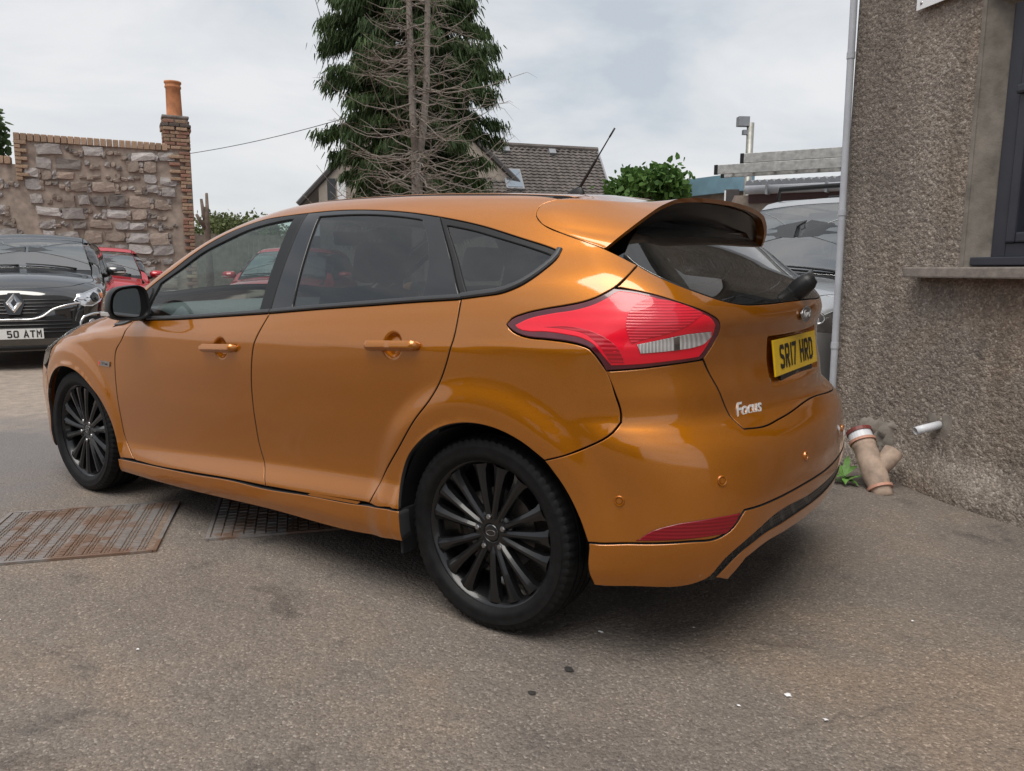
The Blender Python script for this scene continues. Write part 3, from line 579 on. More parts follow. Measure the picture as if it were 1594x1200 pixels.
wq.add([WM(s,.004,z) for s, z in ((.455,3.0),(SC,3.0),(SC,WTOP),(.455,WTOP))], [(3,2,1,0)]); wq.add([WM(s,.004,z) for s, z in ((-.62,2.47),(.455,2.47),(.455,WTOP),(-.62,WTOP))], [(3,2,1,0)])
wq.add([WM(s,.004,z) for s, z in ((-5,-.05),(-.55,-.05),(-.55,1.135),(-5,1.135))], [(3,2,1,0)]); wq.add([WM(s,.004,z) for s, z in ((-5,1.135),(-.62,1.135),(-.62,WTOP),(-5,WTOP))], [(3,2,1,0)])
wq.build('harled_wall', M['harl'], bld, fix=False)
eb = MB(); eb.add([WM(SC,0.005,-.05), WM(SC,-2,-.05), WM(SC,-2,WTOP), WM(SC,.005,WTOP), WM(-5,-2,-.05), WM(-5,-2,WTOP), WM(-5,.004,-.05), WM(-5,.004,WTOP)], [(0,1,2,3),(1,4,5,2),(4,6,7,5)]); eb.build('end_wall', M['harl'], bld, fix=False)
rf = MB(); rf.add([WM(SC+.15,.35,WTOP-.02), WM(-5.2,.35,WTOP-.02), WM(-5.2,-1.0,WTOP+.7), WM(SC+.15,-1.0,WTOP+.7), WM(SC+.15,-2.3,WTOP-.02), WM(-5.2,-2.3,WTOP-.02)], [(0,1,2,3),(3,2,5,4)]); rf.build('roof', plain('slate_roof', (.07,.07,.075), .7, 0, .3, 12), bld, fix=False)
# cement corner band up the arris, window surround, sill, frame
def wbox(name, s0, s1, h0, h1, z0, z1, mat, parent, bev=.004):
    mb = MB().box((0,0,0), (s1-s0, h1-h0, z1-z0), None, bev); R3 = Matrix((WD, WN, Vector((0,0,1)))).transposed(); c = WM((s0+s1)/2,(h0+h1)/2,(z0+z1)/2)
    mb.v = [tuple(c+R3 @ Vector(p)) for p in mb.v]; return mb.build(name, mat, parent)
rv = MB()   # rendered reveal, splayed into the wall
rv.add([WM(.458,.012,1.187), WM(.372,-.085,1.187), WM(.372,-.085,2.40), WM(.458,.012,2.47), WM(-.6,.012,2.47), WM(-.6,-.085,2.40)], [(0,1,2,3),(3,2,5,4)]); rv.build('window_reveal', M['cement'], bld, fix=False)
wbox('window_surround', .452, .476, -.01, .013, 1.187, 2.48, M['cement'], bld)
sl = wbox('window_sill', -.60, .727, -.12, .115, 1.133, 1.187, M['sill_stone'], bld, .008)
wf = wbox('window_frame', .300, .374, -.15, -.072, 1.235, 2.42, M['navy_upvc'], bld)
wbox('frame_bar', -.5, .2998, -.15, -.072, 1.235, 1.30, M['navy_upvc'], wf); wbox('frame_bar', -.5, .2998, -.15, -.072, 2.36, 2.42, M['navy_upvc'], wf)
wbox('sash_stile', .247, .2997, -.147, -.060, 1.302, 2.358, M['navy_upvc'], wf, .009); wbox('sash_rail', -.3, .2465, -.147, -.060, 1.302, 1.352, M['navy_upvc'], wf, .009); wbox('transom', -.5, .2468, -.147, -.050, 1.965, 2.05, M['navy_upvc'], wf, .012)
wbox('transom_nosing', -.5, .30, -.07, -.036, 1.985, 2.03, M['navy_upvc'], wf, .012)
wbox('window_cill', -.55, .43, -.10, -.004, 1.195, 1.236, M['navy_upvc'], wf, .006)
M['window_glass'] = glassmat('obscure_window_glass', (.55,.58,.58), 1.5, .10)
wbox('window_pane', -.3, .2465, -.118, -.112, 1.353, 1.965, M['window_glass'], wf, 0); wbox('window_pane', -.5, .2465, -.118, -.112, 2.051, 2.359, plain('dark_top_light', (.03,.032,.05), .15, 0, .2, coat=.5), wf, 0)
wbox('blind', -.35, .26, -.34, -.33, 1.64, 2.4, plain('pale_blind', (.33,.34,.33), .8, 0, .2, 9), wf, 0)
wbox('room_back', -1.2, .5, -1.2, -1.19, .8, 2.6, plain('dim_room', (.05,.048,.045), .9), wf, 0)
# corner downpipe
dp = thing('downpipe', 'pale grey plastic downpipe fixed to the corner of the pebbledash building', 'pipe', WM(SC+.03,-.02,0))
dpm = MB(); P0 = WM(1.312,.050,2.9)-Vector(dp.location); P1 = WM(1.256,.055,.42)-Vector(dp.location)
dpm.tube([P0+(P0-P1)*.7, P0, P1, P1+(P1-P0)*.16], .020, 20); dpm.build('pipe', M['grey_pvc'], dp, smooth=True)
for tz in (.12,.44,.80):
    q = P1.lerp(P0, tz); MB().tube([q-Vector((0,0,.018)), q+Vector((0,0,.018))], .0235, 20).build('pipe_clip', M['grey_pvc'], dp, smooth=False)
# sign board high on the wall
sg = thing('sign_board', 'white sign board screwed to the pebbledash wall above the window', 'sign', WM(.2,.04,2.49))
so_ = MB(); R3 = Matrix((WD, WN, Vector((0,0,1)))).transposed(); so_.box((0,0,.42), (1.30,.006,.80)); so_.v = [tuple(R3 @ Vector(p)) for p in so_.v]; so_.build('board', M['white_sign'], sg)
for (a, b) in ((.62,.05),(-.62,.05),(.62,.79),(-.62,.79)):
    sc_ = MB().lathe([(0,.008),(.006,.007),(.009,.003)], 12, 'y', (a,0,b)); sc_.v = [tuple(R3 @ Vector(p)) for p in sc_.v]; sc_.build('screw', M['steel'], sg, smooth=True)
# waste stub and its patch
ws_ = MB().tube([WM(.50,.0,.375), WM(.505,.11,.357), WM(.515,.155,.345)], .0215, 18, False); so = ws_.build('waste_pipe', M['white_pvc'], None, smooth=True); tag(so, 'short white plastic waste pipe poking out of the pebbledash wall', 'pipe')
so.modifiers.new('thick', 'SOLIDIFY').thickness = .003
pm = MB(); 
for (s, z, w, h) in ((.455,.36,.075,.17),(.55,.385,.06,.10),(.535,.325,.045,.07)):
    ring = [WM(s+w/2*math.cos(a)*(1+.2*math.sin(3*a+s*9)), .018, z+h/2*math.sin(a)*(1+.15*math.cos(2*a))) for a in np.linspace(0,2*math.pi,19)[:-1]]; c = WM(s,.026,z); b = len(pm.v)
    pm.add(ring+[c]+[q-WN*.05 for q in ring], [(i,(i+1)%18,18) for i in range(18)]+[(i,(i+1)%18,19+(i+1)%18,19+i) for i in range(18)])
pm.build('mortar_patch', M['cement'], bld, smooth=False)
# clay drain branch at the foot of the wall
M['clay'] = plain('weathered_clay_pipe', (.36,.27,.21), .75, 0, .35, 14, bmp=.15, bscale=60)
M['clay_rim'] = plain('salmon_pipe_collar', (.48,.25,.18), .6, 0, .2, 20)
M['maroon'] = plain('maroon_pipe_cap', (.17,.035,.03), .5, 0, .25, 20)
db_ = thing('drain_branch', 'weathered clay drain branch leaning on the wall with maroon cap', 'drain pipe', (-.72,-1.62,0))
bx0 = Vector((-.78,-1.60,.0)); tx = Vector((-.585,-1.80,.335)); ax = (tx-bx0).normalized(); rel = lambda q: tuple(Vector(q)-Vector(db_.location))
side_ = Vector((-.55,-.75,.30)).normalized()
MB().tube([rel(bx0+ax*k) for k in (-.03,.0,.02,.10,.20,.27,.275,.30)], [.052,.052,.054,.064,.062,.060,.063,.062], 24).build('barrel', M['clay'], db_, smooth=True)
MB().tube([rel(bx0+ax*.02), rel(bx0+ax*.035)], .0665, 24).build('lower_collar', M['clay_rim'], db_)
MB().tube([rel(bx0+ax*.298), rel(bx0+ax*.313)], .071, 24).build('upper_collar', M['clay_rim'], db_)
MB().tube([rel(bx0+ax*.313), rel(bx0+ax*.355)], .062, 24).build('socket', M['white_pvc'], db_, smooth=False)
MB().tube([rel(bx0+ax*.355), rel(bx0+ax*.375), rel(bx0+ax*.377)], [.068,.068,.05], 24).build('cap', M['maroon'], db_)
b0 = bx0+ax*.12; MB().tube([rel(b0), rel(b0+side_*.08+Vector((0,0,.03))), rel(b0+side_*.13+Vector((0,0,.07)))], [.045,.05,.052], 20).build('side_arm', M['clay'], db_, smooth=True)
# rough cement haunching where the branch meets the wall
hm = MB(); r_ = random.Random(4); nn = 14; ring = []
v = []; 
for i in range(nn):
    for j in range(nn):
        s = .74+.36*i/(nn-1); z = .03+.33*j/(nn-1); e = min(i,nn-1-i,j,nn-1-j)/3.0
        v.append(WM(s+r_.uniform(-.008,.008), -.03+.10*min(1,e)*(.7+.3*math.sin(i*1.9)*math.cos(j*1.3))+r_.uniform(-.008,.008), z+r_.uniform(-.008,.008)))
hm.add(v, [(i*nn+j,i*nn+j+1,(i+1)*nn+j+1,(i+1)*nn+j) for i in range(nn-1) for j in range(nn-1)]).build('mortar_haunch', M['cement'], bld, fix=False, smooth=True)
# weeds
M['weed'] = plain('weed_green', (.09,.20,.035), .6, 0, .35, 30)
def leaf(mb, base, dirn, L, w, droop, lob=0):
    base = Vector(base); d = Vector(dirn).normalized(); s = d.cross(Vector((0,0,1))); s = s.normalized() if s.length > .01 else Vector((1,0,0)); n = 6; v = []
    for i in range(n+1):
        t = i/n; ww = w*math.sin(math.pi*min(1,(t*.9+.08)))*(1-.25*lob*(i % 2)); c = base+d*(L*t)+Vector((0,0,-droop*t*t)); v += [c-s*ww, c+Vector((0,0,-ww*.3)), c+s*ww]
    mb.add(v, [(3*i,3*i+1,3*i+4,3*i+3) for i in range(n)]+[(3*i+1,3*i+2,3*i+5,3*i+4) for i in range(n)])
wd_ = thing('weed', 'small leafy green weed growing behind the bumper at the wall foot', 'weed', (-.58,-1.66,0))
for i in range(11):
    mb = MB(); a = i*2.4; leaf(mb, (0,0,.01+.012*(i % 4)), (math.cos(a), math.sin(a), .55+.9*(i % 3)/2), .10+.05*(i % 3), .021, .06, 1); mb.build('leaf', M['weed'], wd_, fix=False)
# ---------------------------------------------------------------- drain covers
M['rust_iron'] = None
def rust():
    m, t, p, o = new_mat('worn_rusty_iron'); c = coords(t)
    n = noise(t, 5, 7, .65, c, .5); r = ramp(t, n.outputs['Fac'], [(.3,(.17,.155,.145)),(.46,(.25,.23,.22)),(.56,(.20,.13,.095)),(.72,(.15,.085,.055))])
    t.links.new(r.outputs[0], p.inputs['Base Color']); p.inputs['Metallic'].default_value = .35; p.inputs['Roughness'].default_value = .55; bump(t, p, noise(t, 220, 4, .6, c).outputs['Fac'], .3, .002); return m
M['rust_iron'] = rust(); M['grit'] = plain('packed_grit', (.17,.125,.095), .95, 0, .4, 60, bmp=.5, bscale=300)
def cover(A, L1, L2, name, label, pat):
    e1 = Vector((-.639,-.770,0)).normalized(); e2 = Vector((-.78,.626,0)).normalized(); A = Vector(A); T = thing(name, label, 'drain cover', tuple(A+e1*L1/2+e2*L2/2))
    o = A-Vector(T.location); P = lambda u, w, z: tuple(o+e1*u+e2*w+Vector((0,0,z)))
    b = MB().add([P(0,0,.0045),P(L1,0,.0045),P(L1,L2,.0045),P(0,L2,.0045)], [(0,1,2,3)]); b.build('base_plate', M['grit'], T, fix=True)
    fr = MB()
    for (u0,u1,w0,w1) in ((0,L1,-.012,.004),(0,L1,L2-.004,L2+.012),(-.012,.004,-.012,L2+.012),(L1-.004,L1+.012,-.012,L2+.012),(L1*.5-.006,L1*.5+.006,.004,L2-.004)):
        z = .010 if u1-u0 > .1 else .0105; fr.add([P(u0,w0,0),P(u1,w0,0),P(u1,w1,0),P(u0,w1,0),P(u0,w0,z),P(u1,w0,z),P(u1,w1,z),P(u0,w1,z)], [(4,5,6,7),(0,1,5,4),(1,2,6,5),(2,3,7,6),(3,0,4,7)])
    fr.build('rim', M['rust_iron'], T)
    tr = MB(); r = random.Random(3); z0 = .0046
    def blk(u0,u1,w0,w1,h):
        i = .0015; tr.add([P(u0,w0,z0),P(u1,w0,z0),P(u1,w1,z0),P(u0,w1,z0),P(u0+i,w0+i,h),P(u1-i,w0+i,h),P(u1-i,w1-i,h),P(u0+i,w1-i,h)], [(4,5,6,7),(0,1,5,4),(1,2,6,5),(2,3,7,6),(3,0,4,7)])
    if pat == 0:
        u = .012
        while u < L1-.07:
            w = .012
            while w < L2-.02:
                blk(u, u+.034, w, w+.0145, .0105+r.uniform(-.001,.001)); w += .019
            for k in (0,1):
                w = .012; 
                while w < L2-.02:
                    blk(u+.040+k*.013, u+.049+k*.013, w, w+.012, .0100+r.uniform(-.001,.001)); w += .019
            u += .069
    else:
        u = .010; k = 0
        while u < L1-.04:
            w = .012-(.022 if k % 2 else 0)
            while w < L2-.01:
                a, b_ = max(w,.008), min(w+.040, L2-.008)
                if b_-a > .01: blk(u, u+.040, a, b_, .0105+r.uniform(-.001,.001))
                w += .045
            u += .046; k += 1
    tag(tr.build('raised_tread', M['rust_iron'], T, fix=False), kind='stuff')
    return T
cover((2.53,1.25,.001), .73, .68, 'drain_cover', 'rusty iron drain cover with worn tread lying clear of the car', 0)
cover((1.985,.49,.001), .70, .66, 'drain_cover', 'dark iron drain cover of brick-like tread half under the door sill', 1)
# loose grit, chips and specks on the asphalt
gr = MB(); r_ = random.Random(11)
for i in range(1500):
    a = r_.random(); x = r_.uniform(-1.6,3.6); y = r_.uniform(-1.4,2.3)
    if abs(y) < 1.0 and -.9 < x < 3.6: 
        if r_.random() < .75: continue
    s = r_.choice((.0018,.0022,.003,.004)); b = len(gr.v)
    pts = [(x+s*math.cos(t)*r_.uniform(.7,1.3), y+s*math.sin(t)*r_.uniform(.7,1.3), .001) for t in (0,1.26,2.5,3.77,5.0)]; gr.add(pts+[(x,y,.001+s*.9)], [(k,(k+1)%5,5) for k in range(5)])
tag(gr.build('loose_grit', plain('pale_grit', (.30,.25,.20), .9, 0, .6, 3), None), 'loose pale grit and chips scattered over the asphalt', 'grit', kind='stuff')
M['lichen_white'] = plain('white_paint_fleck', (.7,.7,.72), .7)
FL = [(-.912,.676,.012,'largest white splash of bird lime on the asphalt behind the car'),(-.82,.807,.006,None),(-1.026,.738,.007,None),(-.316,.655,.010,'white fleck on the asphalt right behind the rear tyre'),(.788,1.586,.006,None),(-1.129,-.025,.006,None),(1.35,1.75,.006,None),(-.55,.45,.005,None)]
for i, (x, y, s, lb) in enumerate(FL):
    mb = MB(); n = 11; mb.add([(x+s*math.cos(2*math.pi*k/n)*r_.uniform(.35,1.25), y+s*.8*math.sin(2*math.pi*k/n)*r_.uniform(.35,1.25), .0045) for k in range(n)]+[(x,y,.0075)], [(k,(k+1)%n,n) for k in range(n)])
    tag(mb.build('paint_fleck', M['lichen_white'], None), lb or 'tiny white fleck dropped on the asphalt', 'fleck', 'white flecks on the asphalt')
M['tar'] = plain('tar_spot', (.03,.028,.027), .6)
for (x, y, s, lb) in ((-.35,.913,.016,'dark tar spot on the asphalt behind the rear tyre'),(-.332,1.08,.013,'smaller dark tar spot farther out from the rear tyre')):
    mb = MB(); n = 12; mb.add([(x+s*math.cos(2*math.pi*k/n)*r_.uniform(.7,1.2), y+s*.8*math.sin(2*math.pi*k/n)*r_.uniform(.7,1.2), .0042) for k in range(n)]+[(x,y,.0055)], [(k,(k+1)%n,n) for k in range(n)])
    tag(mb.build('tar_spot', M['tar'], None), lb, 'tar spot')
# ---------------------------------------------------------------- ruined stone wall with chimney
def stone_mat(name, col, var=.3):
    m, t, p, o = new_mat(name); c = coords(t); n = noise(t, 7, 7, .68, c); 
    r = ramp(t, n.outputs['Fac'], [(.28, tuple(x*(1-var) for x in col)), (.5, col), (.72, tuple(min(1,x*(1+var)) for x in col))]); oi = t.nodes.new('ShaderNodeObjectInfo')
    k = node(t, 'ShaderNodeMapRange'); t.links.new(oi.outputs['Random'], k.inputs[0]); k.inputs[3].default_value = .75; k.inputs[4].default_value = 1.2
    sc = node(t, 'ShaderNodeVectorMath', operation='SCALE'); t.links.new(r.outputs[0], sc.inputs[0]); t.links.new(k.outputs[0], sc.inputs['Scale']); t.links.new(sc.outputs[0], p.inputs['Base Color'])
    p.inputs['Roughness'].default_value = .92; bump(t, p, noise(t, 28, 6, .7, c).outputs['Fac'], .7, .03); return m
STM = [stone_mat('grey_granite', (.35,.32,.305)), stone_mat('pale_granite', (.43,.40,.385)), stone_mat('brown_rubble', (.30,.24,.20)), stone_mat('dark_rubble', (.21,.185,.17)), stone_mat('pink_granite', (.45,.34,.28))]
M['mortar'] = plain('lime_mortar_rubble', (.29,.235,.195), .95, 0, .35, 5, bmp=.8, bscale=24)
BRK = [stone_mat('buff_brick', (.33,.225,.155), .2), stone_mat('red_brick', (.27,.145,.105), .25), stone_mat('sooty_brick', (.12,.095,.085), .3)]
SW0 = Vector((15.673,-4.243,0)); SWD = Vector((-.46,-.888,0)).normalized(); SWN = Vector((-.888,.46,0)).normalized()
SR = Matrix((SWD, SWN, Vector((0,0,1)))).transposed()
def SWP(s, h, z): return SW0+SWD*s+SWN*h+Vector((0,0,z))
sw = thing('stone_wall', 'ruined rubble stone gable wall with brick coping behind the parked cars', 'wall', tuple(SW0))
def lbox(name, c, d, mat, parent, org, mesh=None):
    mb = MB().box((0,0,0), d); mb.v = [tuple(Vector(c)+SR @ Vector(p)-Vector(org)) for p in mb.v]; return mb.build(name, mat, parent)
lbox('mortar_core', SWP(1.63,-.25,1.86), (3.26,.46,3.66), M['mortar'], sw, SW0)
lbox('mortar_core', SWP(-2.5,-.25,1.60), (5.0,.46,3.24), M['mortar'], sw, SW0)
def stone_mesh(seed, mat):
    r = random.Random(seed); bm = bmesh.new(); bmesh.ops.create_cube(bm, size=1.0); bmesh.ops.subdivide_edges(bm, edges=bm.edges[:], cuts=1, use_grid_fill=True)
    for v in bm.verts:
        l = v.co.length; v.co = v.co*(.62+.38*(.5/max(.5,l))); v.co += Vector((r.uniform(-.07,.07), r.uniform(-.09,.09), r.uniform(-.07,.07)))
    me = bpy.data.meshes.new('stone'); bm.to_mesh(me); bm.free(); me.materials.append(mat); return me
SMESH = [[stone_mesh(i*7+k, m) for k in range(4)] for i, m in enumerate(STM)]
r_ = random.Random(21)
def put(name, me, parent, c, size, rot=0.0, R=None, org=None):
    o = bpy.data.objects.new(name, me); link(o, parent); RR = (R or SR).to_4x4(); o.matrix_local = Matrix.Translation(Vector(c)-Vector(org)) @ RR @ Matrix.Rotation(rot, 4, 'Y') @ Matrix.Diagonal((*size,1)); return o
z = .55
while z < 3.62:
    h = r_.uniform(.15,.25); s = -2.2+r_.uniform(0,.3)
    while s < 2.95:
        w = r_.uniform(.20,.46); top = 3.62 if s > .05 else 3.14
        if z+h*.5 < top and s+w < 2.98 and not (s < .05 < s+w):
            k = r_.choices((0,1,2,3,4), (4,3,3.4,.8,.5))[0]; big = r_.random() < .76
            if big: put('stone', r_.choice(SMESH[k]), sw, SWP(s+w/2, -.045+r_.uniform(-.015,.02), z+h/2+r_.uniform(-.03,.03)), (w*1.1, .16, h*r_.uniform(.85,1.2)), r_.uniform(-.09,.09), org=SW0)
            else:
                for q in range(3): put('stone', r_.choice(SMESH[r_.choice((2,2,3,0))]), sw, SWP(s+w*(.2+.3*q), -.05, z+h*r_.uniform(.2,.8)), (w*.34,.15,h*.46), r_.uniform(-.2,.2), org=SW0)
        s += w+r_.uniform(.03,.09)
        if r_.random() < .6 and s < 2.9 and s > -2: 
            for q in range(2): put('stone', r_.choice(SMESH[r_.choice((2,3,0))]), sw, SWP(s-.04, -.05, min(top-.1, z+h*(.25+.5*q))), (.10,.15,.11), r_.uniform(-.3,.3), org=SW0)
    z += h+r_.uniform(.035,.06)
def brick_mesh(d, mat, seed):
    bm = bmesh.new(); bmesh.ops.create_cube(bm, size=1.0); r = random.Random(seed)
    for v in bm.verts: v.co = Vector((v.co.x*d[0]+r.uniform(-.004,.004), v.co.y*d[1], v.co.z*d[2]+r.uniform(-.003,.003)))
    bmesh.ops.bevel(bm, geom=list(bm.edges), offset=.007, segments=1, affect='EDGES'); me = bpy.data.meshes.new('brick'); bm.to_mesh(me); bm.free(); me.materials.append(mat); return me
COPE = [brick_mesh((.105,.30,.15), m, i) for i, m in enumerate((BRK[0],BRK[0],BRK[1]))]
s = .06
while s < 2.85: put('coping_brick', r_.choice(COPE[:2]), sw, SWP(s,-.12,3.755), (1,1,1), r_.uniform(-.02,.02), org=SW0); s += .117
s = -2.0
while s < -.05: put('coping_brick', r_.choice(COPE[:2]), sw, SWP(s,-.12,3.29), (1,1,1), r_.uniform(-.02,.02), org=SW0); s += .117
HB = [brick_mesh((.21,.12,.066), m, 10+i) for i, m in enumerate(BRK)]; QB = [brick_mesh((.105,.12,.066), m, 20+i) for i, m in enumerate(BRK)]
z = .6; k = 0
while z < 3.66:
    me = r_.choices((0,1,2),(5,4,1))[0]
    if k % 2: put('quoin_brick', HB[me], sw, SWP(3.14,.0,z), (1,1,1), 0, org=SW0)
    else: put('quoin_brick', QB[me], sw, SWP(3.195,.0,z), (1,1,1), 0, org=SW0); put('quoin_brick', QB[r_.choice((0,1))], sw, SWP(3.08,.002,z), (1,1,1), 0, org=SW0) if r_.random() < .5 else None
    if z > 3.05 and k % 2 == 0: put('quoin_brick', HB[r_.choice((0,1))], sw, SWP(2.93,.0,z), (1,1,1), 0, org=SW0)
    if 2.9 < z: put('quoin_brick', (HB if k % 2 else QB)[0], sw, SWP(.11 if k % 2 else .06,.0,z), (1,1,1), 0, org=SW0)
    z += .078; k += 1
# chimney
ch = thing('chimney_stack', 'square brick chimney stack with terracotta pot on the wall end', 'chimney', tuple(SWP(3.0,-.2,3.7))); CO = Vector(ch.location)
cc = MB().box((0,0,.33), (.46,.36,.70)); cc.v = [tuple(SR @ Vector(p)) for p in cc.v]; cc.build('mortar_core', M['mortar'], ch)
z = 3.76; k = 0
while z < 4.36:
    g = .03 if 4.10 < z < 4.30 else 0.0; me = 2 if 4.16 < z < 4.3 else r_.choice((0,0,1))
    for ss, dd in (((-.14,.0),(.10,.0)) if k % 2 else ((-.195,1),(-.02,.0),(.155,0))):
        sz = (1,1,1); mm = QB if dd == 1 else HB
        put('brick', mm[r_.choice((0,1)) if me != 2 else 2], ch, SWP(3.0+ss*(1+g*2), -.2+.17+g, z), (1+g,1,1), 0, org=CO)
    for hh in (-.10,.06):
        for sd in (-1,1): put('brick', HB[r_.choice((0,1)) if me != 2 else 2], ch, SWP(3.0+sd*(.215+g), -.2+hh, z), (1,1,1), 0, R=SR @ Matrix.Rotation(math.pi/2,3,'Z'), org=CO)
    z += .078; k += 1
cp = MB().box((0,0,.705), (.54,.44,.06), None, .02); cp.v = [tuple(SR @ Vector(p)) for p in cp.v]; cp.build('capping', STM[3], ch)
pot = thing('chimney_pot', 'tall tapering terracotta chimney pot on the brick stack', 'chimney pot', tuple(SWP(3.0,-.2,4.43)))
M['terracotta'] = plain('terracotta', (.42,.17,.075), .8, 0, .3, 5, bmp=.2, bscale=40)
MB().lathe([(.165,0),(.16,.02),(.155,.30),(.15,.58),(.165,.60),(.168,.63),(.155,.65),(.157,.68),(.175,.70),(.175,.735),(.14,.735),(.13,.5),(.13,.1)], 32, 'z').build('pot', M['terracotta'], pot, smooth=True)
# ================================================================ the orange hatchback
FB = focus_body()
FB.recess = lambda y, z: .026*(1-sstep(.272,.296,y))*sstep(.800,.822,z)*(1-sstep(.946,.962,z))
FB.extra = lambda x, z: sum(-.015*(1-sstep(.022, .050, np.hypot((x-cx), (z-cz)*1.0))) for cx, cz in ((.348,.915),(1.305,.846)))
M['red_lens'] = None
def lensmat(name, col, rough=.06, scale=(260,60), depth=.5, trans=.0, bmp=.5, bdir='Z', coat=1.0):
    m, t, p, o = new_mat(name); c = coords(t)
    sep = t.nodes.new('ShaderNodeSeparateXYZ'); t.links.new(c, sep.inputs[0])
    w = node(t, 'ShaderNodeTexWave', Scale=scale[0]/6.0, Distortion=.4, bands_direction=bdir); t.links.new(c, w.inputs['Vector'])
    n = noise(t, 14, 4, .5, c)
    a = ramp(t, w.outputs['Fac'], [(0, tuple(x*(1-depth) for x in col)), (1, col)])
    b = mixc(t, a.outputs[0], tuple(x*.80 for x in col), n.outputs['Fac'])
    bump(t, p, w.outputs['Fac'], bmp, .004)
    t.links.new(b, p.inputs['Base Color']); p.inputs['Coat IOR'].default_value = 1.4; p.inputs['Roughness'].default_value = .25; p.inputs['Coat Weight'].default_value = coat; p.inputs['Coat Roughness'].default_value = rough*.2
    p.inputs['Subsurface Weight'].default_value = trans; p.inputs['Subsurface Radius'].default_value = (.03,.006,.006); p.inputs['Subsurface Scale'].default_value = .3
    return m
M['red_lens'] = lensmat('red_lamp_lens', (.92,.006,.030), scale=(60,1), depth=.12, bmp=.06)
M['red_disc'] = lensmat('red_lamp_ribbed_lens', (.74,.018,.042), scale=(240,1), depth=.35, bmp=.3)
M['red_low'] = lensmat('deep_red_lens', (.52,.008,.022), scale=(160,1), depth=.3, bmp=.2)
M['lamp_chrome'] = plain('lamp_chrome', (.30,.30,.31), .15, 1, .2)
M['red_edge'] = plain('dark_red_lens_edge', (.085,.006,.014), .2, 0, .3, coat=1)
M['clear_lens'] = lensmat('clear_lamp_lens', (.66,.64,.64), scale=(260,1), depth=.65, bdir='X')
M['reflector'] = lensmat('red_reflector', (.26,.004,.012), scale=(180,1), depth=.35, coat=.25, bmp=.15)
M['yellow_plate'] = plain('yellow_number_plate', (.72,.46,.004), .35, 0, .05, 5, coat=.3)
M['white_plate'] = plain('white_number_plate', (.72,.72,.70), .35, 0, .04, 5, coat=.3)
M['plate_ink'] = plain('plate_lettering', (.012,.012,.013), .5, 0, .1)
def meshmat():
    m, t, p, o = new_mat('black_honeycomb'); c = coords(t)
    v = node(t, 'ShaderNodeTexVoronoi', Scale=85.0, feature='DISTANCE_TO_EDGE', Randomness=.15); t.links.new(c, v.inputs['Vector'])
    r = ramp(t, v.outputs['Distance'], [(.08, (.03,.03,.032)), (.2, (.004,.004,.004))]); t.links.new(r.outputs[0], p.inputs['Base Color']); p.inputs['Roughness'].default_value = .35
    r2 = ramp(t, v.outputs['Distance'], [(.05, (1,1,1)), (.25, (0,0,0))]); bump(t, p, r2.outputs[0], 1.0, .006); return m
M['honeycomb'] = meshmat()
STROKES = {  # plate characters, 50 x 79 units, stroke 14
 'S': [[(43,62),(43,66),(37,72),(13,72),(7,66),(7,50),(13,43),(37,37),(43,30),(43,13),(37,7),(13,7),(7,13),(7,18)]],
 'R': [[(7,0),(7,72),(36,72),(43,65),(43,44),(36,37),(7,37)],[(24,37),(43,0)]],
 '1': [[(25,0),(25,79)]], '7': [[(0,72),(43,72),(18,0)]], 'H': [[(7,0),(7,79)],[(43,0),(43,79)],[(7,40),(43,40)]],
 'D': [[(7,7),(7,72),(32,72),(43,61),(43,18),(32,7),(7,7)]], 'A': [[(5,0),(25,74),(45,0)],[(12,25),(38,25)]], 'T': [[(0,72),(50,72)],[(25,72),(25,0)]],
 'M': [[(7,0),(7,76),(25,38),(43,76),(43,0)]], '5': [[(43,72),(9,72),(9,43),(36,43),(43,36),(43,14),(36,7),(13,7),(6,14)]], '0': [[(7,14),(7,65),(14,72),(36,72),(43,65),(43,14),(36,7),(14,7),(7,14)]]}
def plate_text(name, s, org, ux, uz, nrm, mat, parent, k=.001, w=14, lift=.0015):
    org, ux, uz, nrm = map(Vector, (org, ux, uz, nrm)); adv = {'1': 25, ' ': 33}
    tot = sum(adv.get(c, 61) for c in s)-11; x = -tot/2; obs = []
    for c in s:
        if c == ' ': x += 33; continue
        if c == '1': x -= 14
        mb = MB()
        for si, st in enumerate(STROKES[c]):
            n = len(st); off = []
            for i in range(n):
                p = Vector((*st[i],)); a = (Vector(st[i])-Vector(st[i-1])).normalized() if i else None; b = (Vector(st[i+1])-Vector(st[i])).normalized() if i < n-1 else None
                closed = st[0] == st[-1] and i in (0, n-1)
                if closed: a = (Vector(st[-1])-Vector(st[-2])).normalized(); b = (Vector(st[1])-Vector(st[0])).normalized()
                a = a or b; b = b or a; n1 = Vector((-a.y, a.x)); n2 = Vector((-b.y, b.x)); h = (n1+n2); h = h/max(h.length_squared, .4)*2
                off.append((p+h*w/2, p-h*w/2))
            v = []
            for l, r in off:
                for q in (l, r): v.append(org+ux*((x+q.x)*k)+uz*((q.y-39.5)*k)+nrm*(lift+si*.0002))
            f = [(2*i, 2*i+1, 2*i+3, 2*i+2) for i in range(n-1)]; mb.add(v, f)
        obs.append(mb.build('plate_character', mat, parent, fix=False)); x += (61 if c != '1' else 39)
    return obs
